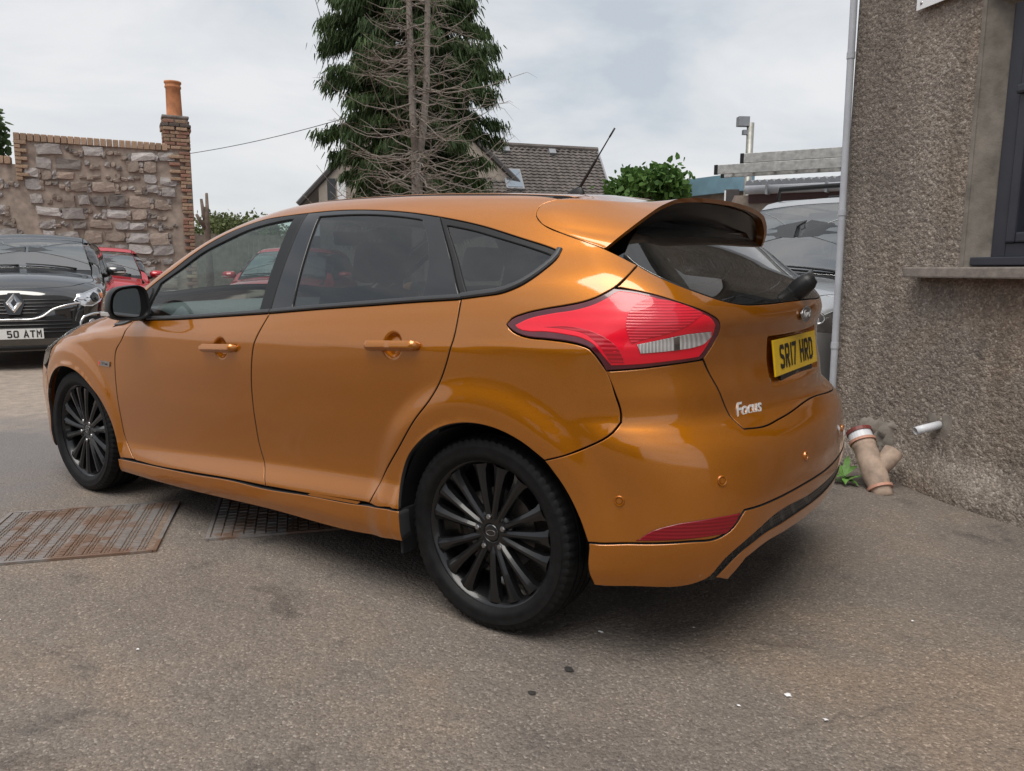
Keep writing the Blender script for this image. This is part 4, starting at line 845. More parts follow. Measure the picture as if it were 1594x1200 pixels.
def text_mesh(name, s, size, mat, parent, M4, depth=.002, shear=0.0, xs=1.0, offset=0.0):
    cu = bpy.data.curves.new(name, 'FONT'); cu.body = s; cu.size = size; cu.extrude = depth; cu.shear = shear; cu.align_x = 'CENTER'; cu.align_y = 'CENTER'; cu.offset = offset; cu.resolution_u = 4
    o = bpy.data.objects.new(name, cu); COL.objects.link(o); dg = bpy.context.evaluated_depsgraph_get()
    me = bpy.data.meshes.new_from_object(o.evaluated_get(dg)); bpy.data.objects.remove(o, do_unlink=True); bpy.data.curves.remove(cu)
    me.materials.clear(); me.materials.append(mat); me.transform(Matrix.Diagonal((xs,1,1,1))); me.transform(M4)
    return link(bpy.data.objects.new(name, me), parent)
def frame_at(P, n, up=(0,0,1)):
    """matrix with local z along n, local y as up as possible"""
    z = Vector(n).normalized(); x = Vector(up).cross(z).normalized(); y = z.cross(x)
    return Matrix(((x.x,y.x,z.x,P[0]),(x.y,y.y,z.y,P[1]),(x.z,y.z,z.z,P[2]),(0,0,0,1)))
def xz(*p, B=FB): return [tuple(q) for q in B.at('xz', np.array(p))]
# ---- wheel
def make_wheel(parent, loc, side, R=.322, wd=.213, rim=.241, spokes=15, mats=None, spin=0.0, nspk_detail=True):
    mt = mats or {}; mr = mt.get('rim', M['rim'])
    y1 = side*wd/2; ys = lambda t: side*t                   # local y, outer face towards +side
    h = wd/2
    bar = MB().lathe([(rim+.004, -h*.86), (rim-.012, -h*.80), (rim-.020, -h*.2), (rim-.022, h*.45), (rim-.010, h*.72), (rim-.002, h*.80), (rim+.007, h*.86), (rim+.009, h*.80), (rim+.004, h*.70)], 72, 'y')
    bar.v = [(x, y*side, z) for x, y, z in bar.v]
    w = bar.build('wheel', mr, parent, smooth=True); w.location = loc; w.rotation_euler = (0, spin, 0)
    # tyre with tread
    prof = [(rim+.000, -h*.84), (rim+.012, -h*.96), (rim+.045, -h*1.02), (R-.030, -h*.98), (R-.010, -h*.90), (R-.003, -h*.78)]
    tread = []
    for g in (-.52, -.18, .18, .52):
        tread += [(R-.001+.001*(1-abs(g)), h*(g-.055)), (R-.008, h*(g-.045)), (R-.008, h*(g+.045)), (R-.001+.001*(1-abs(g)), h*(g+.055))]
    prof += tread+[(R-.003, h*.78), (R-.010, h*.90), (R-.022, h*.965), (R-.030, h*.985), (R-.034, h*1.0), (R-.036, h*.99), (rim+.050, h*1.008), (rim+.040, h*1.008), (rim+.032, h*.995), (rim+.029, h*1.0), (rim+.018, h*.985), (rim+.012, h*.955), (rim+.000, h*.84)]
    nseg = 216; v = []; f = []; k = len(prof)
    for j in range(nseg):
        a = 2*math.pi*j/nseg
        for (r, t) in prof:
            if abs(t) > h*.60 and r > R-.024 and j % 3 == 0: r -= .005
            v.append((r*math.cos(a), t*side, r*math.sin(a)))
    for j in range(nseg):
        for i in range(k-1): f.append((j*k+i, ((j+1) % nseg)*k+i, ((j+1) % nseg)*k+i+1, j*k+i+1))
    ty = MB().add(v, f).build('tyre', M['rubber'], w, angle=math.radians(28))
    # spokes
    def spoke(a):
        rs = [.040, .070, .12, .17, rim-.030, rim-.012]; hw = [.012, .0115, .0125, .0155, .0215, .030]; fy = [h*.62, h*.70, h*.735, h*.75, h*.765, h*.75]; dp = [.035,.036,.032,.030,.030,.030]
        v = []; f = []
        for r, q, y, d in zip(rs, hw, fy, dp):
            for (t, yy) in ((-q, y-d), (-q, y-.006), (-q*.30, y+.002), (q*.30, y+.002), (q, y-.006), (q, y-d)):
                x, z = r*math.cos(a)-t*math.sin(a), r*math.sin(a)+t*math.cos(a); v.append((x, yy*side, z))
        for i in range(len(rs)-1):
            for j in range(6): f.append((i*6+j, i*6+(j+1) % 6, (i+1)*6+(j+1) % 6, (i+1)*6+j))
        f += [tuple(range(6)), tuple((len(rs)-1)*6+j for j in range(6))]
        return v, f
    for s in range(spokes):
        mb = MB(); mb.add(*spoke(2*math.pi*(s+.5)/spokes+(.05 if s % 3 == 0 else (-.05 if s % 3 == 2 else 0)))); mb.build('spoke', mr, w, angle=math.radians(25))
    hub = MB().lathe([(.0, h*.60), (.030, h*.60), (.031, h*.645), (.034, h*.65), (.060, h*.63), (.078, h*.56), (.080, h*.25)], 40, 'y'); hub.v = [(x, y*side, z) for x, y, z in hub.v]
    hub.build('hub', mr, w, smooth=True)
    cap = MB().lathe([(0, h*.665), (.022, h*.662), (.028, h*.65), (.029, h*.6)], 32, 'y'); cap.v = [(x, y*side, z) for x, y, z in cap.v]; cap.build('centre_cap', M['black_gloss'], w, smooth=True)
    ov = MB(); 
    for e0, e1 in ((.0, .0),):
        pts = [(.018*math.cos(t), h*.668*side, .009*math.sin(t)) for t in np.linspace(0, 2*math.pi, 29)]; ov.tube(pts, .0011, 5, caps=False)
    ov.build('cap_badge', M['steel'], w)
    for s in range(5):
        a = 2*math.pi*s/5+math.pi/2; x, z = .054*math.cos(a), .054*math.sin(a)
        nb = MB().lathe([(0, h*.73), (.0075, h*.725), (.0095, h*.70), (.0095, h*.55)], 6, 'y', (x, 0, z)); nb.v = [(p[0], p[1]*side, p[2]) for p in nb.v]; nb.build('lug_nut', M['steel'], w)
    d = MB().lathe([(.06, h*.25), (.06, h*.16), (.138, h*.16), (.138, h*.02), (.06, h*.02)], 48, 'y'); d.v = [(x, y*side, z) for x, y, z in d.v]; d.build('brake_disc', M['disc'], w, smooth=False)
    cp = MB(); Mx = Matrix.Rotation(-.5, 3, 'Y'); cp.box((.105*math.cos(.55), side*h*.10, .105*math.sin(.55)), (.06, .07, .12), Mx, .01); cp.build('brake_caliper', M['steel'] if False else M['disc'], w)
    return w
car = thing('hatchback_car', 'metallic orange five-door hatchback with black alloy wheels, roof spoiler and yellow rear plate', 'car', (0,0,0), 0)
def seg(name, a=0, b=None): return list(TR[name][a:b])
belt = seg('belt'); rtop = seg('rocker_top'); bg = seg('b_gap'); qg = seg('q_gap'); dfg = seg('door_front_gap'); dlo = seg('dlo_top')
DLO_TIP = xz((2.225,.886),(2.15,.955),(2.08,1.01))
# doors
BT = tuple(bg[0]); QT = tuple(qg[0])
belt_mid_f = [p for p in belt if 1.1 < p[0] < 1.95]; belt_mid_r = [p for p in belt if .15 < p[0] < .95]
low_f = [p for p in rtop if 1.15 < p[0] < 2.03]; low_r = [p for p in rtop if .53 < p[0] < 1.0]
bb = xz((1.076,.306))[0]; qb = xz((.487,.347))[0]; db = xz((2.075,.263))[0]
fd = panel(FB, 'front_door', 'xz', [dfg[0]]+belt_mid_f+[BT]+bg[1:-1]+[bb]+low_f[::-1]+[db]+dfg[1:-1][::-1], M['orange'], car, res=.014, fine=[(1.305,.846,.058,.0055)])
rd = panel(FB, 'rear_door', 'xz', [BT]+belt_mid_r+[QT]+qg[1:-1]+[qb]+low_r+[bb]+bg[1:-1][::-1], M['orange'], car, res=.014, fine=[(.348,.915,.058,.0055)])
# fender
arch_f = [tuple(p) for p in xz((2.207,.254),(2.227,.315),(2.268,.425),(2.321,.502),(2.421,.589),(2.53,.645),(2.64,.664),(2.755,.652),(2.86,.60),(2.935,.525))]
hoodL = [(2.19,.775),(2.30,.79),(2.45,.788),(2.62,.772),(2.76,.752)]
hoodL3 = [tuple(p) for p in FB.at('xy', np.array(hoodL))]
fen = [dfg[0]]+dfg[1:-1]+[db]+[xz((2.20,.252))[0]]+arch_f[1:]+xz((2.955,.60),(2.95,.685),(2.90,.735),(2.82,.775))+[tuple(q) for q in FB.at('xu', np.array([(2.78,.80)]))]+hoodL3[::-1]+[DLO_TIP[0]]
panel(FB, 'front_wing', 'xu', fen, M['orange'], car, res=.016)
hood = [(2.325,0),(2.31,.3),(2.26,.6)]+hoodL+[(2.90,.70),(3.05,.62),(3.2,.47),(3.29,.28),(3.33,0)]
panel(FB, 'bonnet', 'xy', sym(FB.at('xy', np.array(hood))), M['orange'], car, both=False, res=.03)
cowl = [(2.345,0),(2.33,.3),(2.28,.6),(2.20,.745),(2.12,.735),(2.22,.60),(2.275,.3),(2.29,0)]
panel(FB, 'scuttle', 'xy', sym(FB.at('xy', np.array(cowl))), M['black_trim'], car, both=False, res=.04, off=-.008)
ws = [(2.29,0),(2.275,.3),(2.22,.60),(2.12,.735),(1.98,.725),(1.75,.668),(1.5,.607),(1.36,.572),(1.385,.4),(1.405,0)]
panel(FB, 'windscreen', 'xy', sym(FB.at('xy', np.array(ws))), M['glass'], car, both=False, res=.03, off=-.003)
SPX = -.145
roof = [(1.40,0),(1.38,.4),(1.355,.572),(1.2,.552),(.9,.547),(.5,.552),(.2,.556),(0,.556),(SPX+.01,.556),(SPX,.52),(SPX,0)]
panel(FB, 'roof', 'xy', sym(FB.at('xy', np.array(roof))), M['orange'], car, both=False, res=.03)
ditch = [(1.36,.576),(1.2,.556),(.9,.551),(.5,.556),(.2,.560),(-.06,.560),(-.06,.575),(.2,.575),(.5,.571),(.9,.566),(1.2,.571),(1.36,.590)]
panel(FB, 'roof_trim_strip', 'xy', FB.at('xy', np.array(ditch)), M['black_trim'], car, res=.02, off=-.003, gap=0)
# body side: pillars, rail and rear quarter
tail = seg('tail'); spo = seg('spo_gap')
arch_r = [tuple(p) for p in xz((.322,.36),(.336,.447),(.306,.53),(.227,.612),(.138,.666),(.031,.694),(-.067,.692),(-.173,.66),(-.25,.615))]
bgp = seg('bump_gap')
side_top = [tuple(p) for p in FB.at('xy', np.array([(SPX,.56),(-.05,.58),(.2,.578),(.5,.574),(.9,.569),(1.2,.574),(1.345,.592),(1.5,.628),(1.75,.69),(1.98,.746),(2.12,.766),(2.185,.785)]))]
bs = dlo[:]+[p for p in qg[1:-1]]+[qb]+xz((.40,.352))+arch_r+bgp[::-1][1:]+tail[23:]+tail[0:9]+seg('hatch_strip')[::-1][1:]+spo[::-1][1:-1]+side_top[1:]+DLO_TIP
panel(FB, 'body_side', 'xt', bs, M['orange'], car, res=.016)
# window frames and glass
bsp = seg('b_split'); csp = seg('c_split')
ib = min(range(len(dlo)), key=lambda i: abs(dlo[i][0]-1.036)); ic = min(range(len(dlo)), key=lambda i: abs(dlo[i][0]-.324) if dlo[i][2] > 1.2 else 9)
fglass = seg('front_glass'); fglass[0] = xz((1.975,.934))[0]; rglass_ = seg('rear_glass'); qglass = seg('quarter_glass')
ff = DLO_TIP[:]+dlo[:ib+1]+[BT]+belt_mid_f[::-1]+[dfg[0]]
panel(FB, 'front_window_frame', 'xz', ff, M['black_trim'], car, res=.02, holes=[fglass], gap=.0012)
fr_ = dlo[ib:ic+1]+[QT]+belt_mid_r[::-1]+[BT]
panel(FB, 'rear_window_frame', 'xz', fr_, M['black_gloss'], car, res=.02, holes=[rglass_], gap=.0012)
fq = dlo[ic:]
panel(FB, 'quarter_window_frame', 'xz', fq, M['black_trim'], car, res=.02, holes=[qglass], gap=.0012)
panel(FB, 'front_door_glass', 'xz', fglass, M['glass'], car, res=.025, off=-.006, gap=-.004, depth=.003)
panel(FB, 'rear_door_glass', 'xz', rglass_, M['privacy'], car, res=.025, off=-.006, gap=-.004, depth=.003)
panel(FB, 'quarter_glass', 'xz', qglass, M['privacy'], car, res=.025, off=-.006, gap=-.004, depth=.003)
def strip3(name, kind, pts, w, off, mat, parent, both=True, thick=.008):
    P, _ = resample(pts, .03, closed=False); P = FB.at(kind, FB.inv(kind, P)); n = FB.grad(P)
    t = np.gradient(P, axis=0); t /= np.linalg.norm(t, axis=1, keepdims=True); m = np.cross(n, t); m *= np.sign((m[:,2].mean()) or 1)
    prof = [(-.5,-.3),(-.5,.35),(-.3,.9),(0,1),(.3,.9),(.5,.35),(.5,-.3)]; k = len(prof); v = []; f = []
    for i in range(len(P)):
        for a, b in prof: v.append(P[i]+m[i]*(a*w)+n[i]*(off+b*thick))
    for i in range(len(P)-1):
        for j in range(k-1): f.append((i*k+j, i*k+j+1, (i+1)*k+j+1, (i+1)*k+j))
    f += [tuple(range(k)), tuple((len(P)-1)*k+j for j in range(k))]; out = []
    for s in ((1, -1) if both else (1,)):
        mb = MB().add([(x, y*s, z) for x, y, z in v], f); out.append(mb.build(name, mat, parent, angle=math.radians(35)))
    return out
up = lambda pts, d: [tuple(q) for q in FB.at('xz', np.array([(p[0], p[2]+d) for p in pts]))]
M['belt_trim'] = plain('grey_black_belt_trim', (.045,.046,.05), .35, 0, .1)
strip3('belt_moulding', 'xz', up([dfg[0]]+belt_mid_f+[BT], .009)[0:], .017, .0, M['belt_trim'], car)
strip3('belt_moulding', 'xz', up([(BT[0]-.004,)+BT[1:]]+belt_mid_r+[QT], .009), .017, .0, M['belt_trim'], car)
strip3('quarter_moulding', 'xz', [tuple(q) for q in FB.at('xz', np.array([(p[0]+.006, p[2]+.009) for p in dlo[16:]]))], .020, .0, M['belt_trim'], car)
strip3('wing_moulding', 'xz', up([xz((2.21,.893))[0], xz((2.12,.902))[0], dfg[0]], .004), .014, 0, M['belt_trim'], car)
# sill
rb = seg('rocker_bot')
sk = [(2.212,.248)]+[(p[0], p[2]-.004) for p in rtop[1:-1]]+[(.40,.351),(.318,.357),(.312,.25)]+[(p[0], p[2]) for p in rb[::-1][1:]]
panel(FB, 'side_skirt', 'xz', xz(*sk), M['orange'], car, res=.02, off=.004, depth=.05)
# tail lamps
panel(FB, 'tail_lamp', 'cz', tail, M['red_edge'], car, res=.015, off=.002, depth=.02)
tin = seg('tail_inner'); tl_mask = panel(FB, 'lamp_lens', 'cz', tin, M['red_lens'], car, res=.015, off=.0035, gap=0, depth=.003)
dsc = panel(FB, 'lamp_disc', 'cz', seg('tail_disc'), M['red_disc'], car, res=.015, off=.0047, gap=0, rnd_=.001, depth=.002)
lsh = panel(FB, 'lamp_lower_chamber', 'cz', seg('tail_low'), M['red_low'], car, res=.015, off=.0042, gap=0, rnd_=.001, depth=.002)
bul = panel(FB, 'lamp_divider', 'cz', seg('tail_div'), M['lamp_chrome'], car, res=.012, off=.0062, gap=0, rnd_=.0008, depth=.002)
rvl = panel(FB, 'reversing_lamp', 'cz', seg('tail_rev'), M['clear_lens'], car, res=.015, off=.0055, gap=0, rnd_=.001, depth=.003)
# tailgate
hs = seg('hatch_side'); rg = seg('rglass')
def cz(*p): return [tuple(q) for q in FB.at('cz', np.array(p))]
top_c = cz((0,1.066))[0]; bot_c = cz((0,.729))[0]
tg = [top_c]+[p for p in rg[::-1] if p[1] > .1]+seg('hatch_strip')[1:]+tail[9:19]+hs[1:-2]+[bot_c]
panel(FB, 'tailgate', 'cz', sym(tg), M['orange'], car, both=False, res=.0115)
gl_top = cz((0,1.34),(.5,1.33),(.74,1.31),(.84,1.255),(.875,1.212))
gg = [top_c]+[p for p in rg[::-1] if p[1] > .1]+gl_top[::-1]
M['rear_glass'] = glassmat('dark_rear_glass', (.16,.17,.18), 2.0)
panel(FB, 'rear_window', 'cz', sym(gg), M['rear_glass'], car, both=False, res=.02, off=-.002)
# bumper
arch_b = [tuple(p) for p in xz((-.25,.615),(-.312,.539),(-.36,.457),(-.388,.392))]
vt = seg('valance_top'); vc = cz((0,.492))[0]
bm_ = [bot_c]+hs[:-2][::-1]+tail[19:23]+bgp[1:-1]+arch_b+[p for p in vt[1:] if p[1] > .1]+[vc]
panel(FB, 'rear_bumper', 'cz', sym(bm_), M['orange'], car, both=False, res=.016)
dt_ = [p for p in seg('dif_top') if p[1] > .1]; dbm = [p for p in seg('dif_bot') if p[1] > .2]; lb = seg('lip_bot')
val = [vc]+[p for p in vt if p[1] > .1][::-1]+xz((-.392,.30))+cz((.962,.262),(.846,.266),(.69,.276))+dt_+cz((0,.444))
panel(FB, 'bumper_valance', 'cz', sym(val), M['orange'], car, both=False, res=.016, off=.003, depth=.03)
dif = cz((.0,.448),(.182,.447))+cz((.467,.438),(.56,.40),(.626,.352),(.68,.28),(.635,.272),(.575,.346),(.508,.380),(.35,.394),(.148,.397),(0,.398))
panel(FB, 'diffuser_mesh', 'cz', sym(dif), M['honeycomb'], car, both=False, res=.016, off=-.004, gap=-.004)
lip = cz((0,.402))+[p for p in dbm[::-1]]+cz((.590,.262),(.540,.326),(.475,.346),(.33,.352),(.18,.353),(0,.353))
panel(FB, 'bumper_lip', 'cz', sym(lip), M['orange'], car, both=False, res=.016, off=.001, depth=.05)
under = cz((.0,.36),(.2,.36),(.47,.35),(.535,.33),(.60,.262),(.6,.20),(.3,.2),(0,.2))
panel(FB, 'bumper_underside', 'cz', sym(under), M['dark'], car, both=False, res=.03, off=-.06)
panel(FB, 'rear_reflector', 'cz', seg('reflector'), M['reflector'], car, res=.014, off=.003, depth=.012)
# spoiler -----------------------------------------------------------
SP_F = [(SPX,0,0),(SPX,.30,0),(SPX-.002,.50,0)]; SP_F = [tuple(q) for q in FB.at('xy', np.array([p[:2] for p in SP_F]))]+[spo[1], spo[2], spo[3], spo[4], spo[5], spo[6], spo[7], spo[8], spo[9]]
SP_R = [(-.458,0,1.404),(-.452,.22,1.400),(-.438,.40,1.388),(-.429,.47,1.375),(-.419,.525,1.357),(-.409,.568,1.337),(-.398,.603,1.317),(-.385,.633,1.297),(-.371,.657,1.278),(-.357,.678,1.260),(-.345,.698,1.243),(-.330,.710,1.228)]
M['spoiler_black'] = plain('spoiler_gloss_black', (.004,.004,.0045), .18, 0, .1, spec=.35)
def spoiler():
    Fp, _ = resample(SP_F, .02, closed=False); Rp, _ = resample(SP_R, .02, closed=False)
    ln = lambda P, n: np.stack([np.interp(np.linspace(0,1,n), np.linspace(0,1,len(P)), P[:,k]) for k in range(3)], 1)
    # match by original knots
    n = 60; idx = np.linspace(0, len(SP_F)-1, n)
    sp = lambda K: Spl(np.arange(len(K)), np.array(K), True)(idx)
    Fp, Rp = sp(SP_F), sp(SP_R); nF = FB.grad(Fp); rows = []; m = 22
    dirn = Rp-Fp; Ld = np.linalg.norm(dirn, axis=1, keepdims=True)
    tang = dirn-nF*(dirn*nF).sum(1, keepdims=True); tang /= np.linalg.norm(tang, axis=1, keepdims=True)
    for j in range(m):
        t = j/(m-1); t2, t3 = t*t, t**3
        e = dirn/Ld; e = e+np.array([0,0,.18])*np.clip((1.40-Fp[:,2:3])*-6+1, 0, 1); e /= np.linalg.norm(e, axis=1, keepdims=True)
        rows.append((2*t3-3*t2+1)*Fp+(t3-2*t2+t)*Ld*tang+(-2*t3+3*t2)*Rp+(t3-t2)*Ld*e)
    G = np.stack(rows)                       # m, n, 3
    full = np.concatenate([G[:, ::-1]*np.array([1,-1,1]), G[:, 1:]], 1); mm, nn = full.shape[:2]
    V = full.reshape(-1, 3); f = [(j*nn+i, j*nn+i+1, (j+1)*nn+i+1, (j+1)*nn+i) for j in range(mm-1) for i in range(nn-1)]
    # trailing edge return
    last = full[-1]; c = np.array([0,0,1.18]); inn = last+np.stack([np.full(nn,.008), -np.sign(last[:,1])*np.minimum(abs(last[:,1])*.02,.008), np.full(nn,-.013)], 1)
    inn2 = inn+np.stack([np.full(nn,.03), -np.sign(last[:,1])*.006, np.full(nn,.004)], 1)
    b = len(V); V = np.concatenate([V, inn, inn2]); o = (mm-1)*nn
    f += [(o+i, o+i+1, b+i+1, b+i) for i in range(nn-1)]+[(b+i, b+i+1, b+nn+i+1, b+nn+i) for i in range(nn-1)]
    s = MB().add(V, f).build('spoiler', M['orange'], car, angle=math.radians(50))
    # black underside: from just inside the trailing edge forward and down to the glass
    v = []; f = []; k = 12
    top = inn2+np.array([0,0,-.003])
    for j in range(k):
        t = j/(k-1)
        for i in range(nn):
            y = top[i,1]; ay = abs(y)
            tgt = np.array([-.335+.02*(ay/.7)**2, y*.86, 1.300-.085*(ay/.66)**2.0]); q = top[i]*(1-t)+tgt*t
            q[2] += -.025*math.sin(math.pi*t)*(1-min(1, ay/.7)**4); v.append(q)
    f = [(j*nn+i, j*nn+i+1, (j+1)*nn+i+1, (j+1)*nn+i) for j in range(k-1) for i in range(nn-1)]
    MB().add(v, f).build('underside', M['spoiler_black'], s, smooth=True)
    # glazing wedge hanging below the wing
    v = []; ys = np.linspace(-.53, .53, 41)
    for y in ys:
        a = abs(y)/.62; zb = 1.272-.020*(1-a)*1.0+.010*a; xb = -.425+.09*a**2
        v += [(-.33+.03*a, y, 1.325-.03*a), (xb+.012, y, zb+.045), (xb, y, zb), (xb+.03, y, zb-.012), (-.375+.06*a*a, y, zb+.01)]
    f = [(i*5+j, i*5+(j+1) % 5, (i+1)*5+(j+1) % 5, (i+1)*5+j) for i in range(40) for j in range(5)]+[tuple(range(5)), tuple(200+j for j in range(5))]
    MB().add(v, f).build('lower_blade', M['spoiler_black'], s, angle=math.radians(40))
    return s
spoiler()
# number plate --------------------------------------------------------
pc = Vector((-.693,0,.884)); tl = math.radians(8); pu = Vector((math.sin(tl),0,math.cos(tl))); pn = Vector((-math.cos(tl),0,math.sin(tl))); px_ = Vector((0,-1,0))
PM = Matrix(((0,pu.x,pn.x,0),(-1,pu.y,pn.y,0),(0,pu.z,pn.z,0),(0,0,0,1))); PM.translation = pc+pn*.012
pl = MB().box((0,0,0), (.53,.118,.006), None, .002); pl.v = [tuple(PM @ Vector(p)) for p in pl.v]; plate = pl.build('number_plate', M['yellow_plate'], car)
PO = PM.translation+pn*.003
plate_text('plate_character', 'SR17 HRD', PO, px_, pu, pn, M['plate_ink'], plate)
hb = MB().box((0,-.066,-.004), (.40,.022,.006), None, .002); hb.v = [tuple(PM @ Vector(p)) for p in hb.v]; hb.build('plate_surround', M['black_trim'], plate)
text_mesh('dealer_lettering', '.................', .012, M['chrome'], plate, PM @ Matrix.Translation((0,-.066,.0005)), .0003)
# badges
Pb = FB.at('cz', np.array([(0,1.018)]))[0]; nb = FB.grad(Pb[None])[0]; Mb = frame_at(Pb+nb*.002, nb)
M['badge_silver'] = plain('badge_silver', (.72,.73,.74), .38, .35, .05)
M['badge_blue'] = plain('badge_navy', (.012,.02,.05), .2, 0, .1, coat=1)
el = [(.058*math.cos(t), .024*math.sin(t)) for t in np.linspace(0, 2*math.pi, 41)[:-1]]
bd = MB().prism(el, 0, .006, 'z'); bd.v = [tuple(Mb @ Vector(p)) for p in bd.v]; bo = bd.build('oval_badge', M['badge_blue'], car)
rt = MB().tube([Mb @ Vector((x*1.02, y*1.04, .005)) for x, y in el+el[:1]], .0028, 6, False); rt.build('badge_rim', M['steel'], bo, smooth=True)
text_mesh('badge_lettering', 'Ford', .038, M['badge_silver'], bo, Mb @ Matrix.Translation((0,.001,.0068)), .0006, .35, 1.15)
Pb = FB.at('cz', np.array([(.475,.752)]))[0]; nb = FB.grad(Pb[None])[0]
text_mesh('model_lettering', 'Focus', .060, M['badge_silver'], car, frame_at(Pb+nb*.0015, nb), .0012, .40, 1.0, .0009)
Pb = FB.at('xz', np.array([(2.278,.709)]))[0]; nb = FB.grad(Pb[None])[0]; Mb = frame_at(Pb+nb*.001, nb)
bb_ = MB().prism([(-.056,-.012),(.050,-.012),(.058,.012),(-.048,.012)], 0, .004, 'z'); bb_.v = [tuple(Mb @ Vector(p)) for p in bb_.v]; sb = bb_.build('wing_badge', M['steel'], car)
text_mesh('badge_lettering', 'ST·Line', .019, M['plate_ink'], sb, Mb @ Matrix.Translation((.008,0,.0042)), .0004, .2)
rp = MB().prism([(-.053,-.009),(-.040,-.009),(-.034,.009),(-.047,.009)], .004, .0048, 'z'); rp.v = [tuple(Mb @ Vector(p)) for p in rp.v]; rp.build('badge_stripe', M['red_lens'], sb)
# parking sensors
for (a, z) in ((.905,.522),(.649,.581),(.25,.585),(-.25,.585),(-.649,.581),(-.905,.522)):
    Pb = FB.at('cz', np.array([(a,z)]))[0]; nb = FB.grad(Pb[None])[0]; Mb = frame_at(Pb, nb)
    so = MB().lathe([(0,.0035),(.008,.0035),(.0085,.002),(.0095,.001),(.0105,.0035),(.0135,.0042),(.0155,.001),(.0155,-.004)], 28, 'z'); so.v = [tuple(Mb @ Vector(p)) for p in so.v]; so.build('parking_sensor', M['orange'], car, angle=math.radians(40))
# door handles
def handle(x0, x1, z0, z1):
    for s in (1, -1):
        v = []; f = []; n = 26
        for i in range(n):
            t = i/(n-1); x = x0+(x1-x0)*t; z = z0+(z1-z0)*t
            y = float(FB.at('xz', np.array([(x0+(x1-x0)*(.02 if t < .5 else .98), z)]))[0][1])
            e = min(t, 1-t)*(n-1)/2.2; e = min(1, e); e = math.sin(e*math.pi/2)
            out = .006+.026*e; hh = .006+.0115*e; th = .004+.008*e
            for (a, b) in ((-1,-.6),(-.75,.3),(-.2,1),(.5,.85),(1,.2),(1,-.7),(.2,-1)): v.append((x, s*(y+out-th+b*th), z+a*hh))
        for i in range(n-1):
            for j in range(7): f.append((i*7+j, i*7+(j+1) % 7, (i+1)*7+(j+1) % 7, (i+1)*7+j))
        f += [tuple(range(7)), tuple((n-1)*7+j for j in range(7))]
        h = MB().add(v, f).build('door_handle', M['orange'], car, angle=math.radians(40))
        xs_ = x0+(x1-x0)*.66; y = v[int(n*.66)*7][1]
handle(.468,.222,.909,.922); handle(1.428,1.192,.840,.853)
# door mirrors
def mirror_(s):
    # cross-sections along x (rear face towards -x)
    cx, cy, cz_ = 1.865, .962, 1.012; v = []; f = []; n = 36; secs = [(0,1.0,0,0),(.012,1.03,0,0),(.05,1.02,.004,0),(.09,.93,.012,.002),(.125,.74,.024,.004),(.148,.42,.034,.006),(.155,.05,.04,.006)]
    def outline(k):
        pts = []
        for j in range(n):
            a = 2*math.pi*j/n; c, w = math.cos(a), math.sin(a); e = .62
            yy = .088*abs(c)**e*(1 if c > 0 else -1); zz = .074*abs(w)**e*(1 if w > 0 else -1)
            yy *= 1-.10*(zz/.074); zz += .010*(yy/.088)*(zz > 0)*-1; pts.append((yy*k, zz*k))
        return pts
    for (dx, k, dy, dz) in secs:
        for (yy, zz) in outline(k): v.append((cx+dx, s*(cy+yy-dy), cz_+zz+dz))
    for i in range(len(secs)-1):
        for j in range(n): f.append((i*n+j, i*n+(j+1) % n, (i+1)*n+(j+1) % n, (i+1)*n+j))
    f.append(tuple((len(secs)-1)*n+j for j in range(n)))
    h = mobj('door_mirror', v, f, [M['black_trim'], M['orange']], car, smooth=True, fmat=[0 if q < 2*n else 1 for q in range(len(f))])
    bm = bmesh.new(); bm.from_mesh(h.data); bmesh.ops.recalc_face_normals(bm, faces=bm.faces); bm.to_mesh(h.data); bm.free()
    v = []; f = []
    for (dx, k) in ((0,1.0),(.002,.93),(.014,.88),(.016,.5)):
        for (yy, zz) in outline(k): v.append((cx+dx, s*(cy+yy), cz_+zz))
    for i in range(3):
        for j in range(n): f.append((i*n+j, i*n+(j+1) % n, (i+1)*n+(j+1) % n, (i+1)*n+j))
    f.append(tuple(3*n+j for j in range(n))); MB().add(v, f).build('bezel', M['black_trim'], h, angle=math.radians(40))
    g = [(cx+.010-(yy*.10), s*(cy+yy+.006*0), cz_+zz) for (yy, zz) in outline(.83)]; gp = MB().add(g, [tuple(range(n))]); go = gp.build('mirror_glass', M['mirror'], h, fix=False)
    if go.data.polygons[0].normal.x > 0: go.data.flip_normals()
    st = MB(); st.tube([(cx+.07, s*.89, .965),(cx+.08, s*.87, .955),(cx+.085, s*.845, .95)], [.032,.03,.034], 12); st.build('mirror_arm', M['black_trim'], h, smooth=True)
    ind = MB().box((cx+.045, s*(cy+.088), cz_-.045), (.07,.008,.018), None, .003); ind.build('indicator', M['clear_lens'], h)
for s in (1, -1): mirror_(s)
sail = xz((2.14,.925),(2.10,.99),(2.02,1.04),(1.955,1.075),(1.94,1.05),(1.965,.945))
panel(FB, 'mirror_sail', 'xz', sail, M['black_trim'], car, res=.02, off=.006, depth=.012)
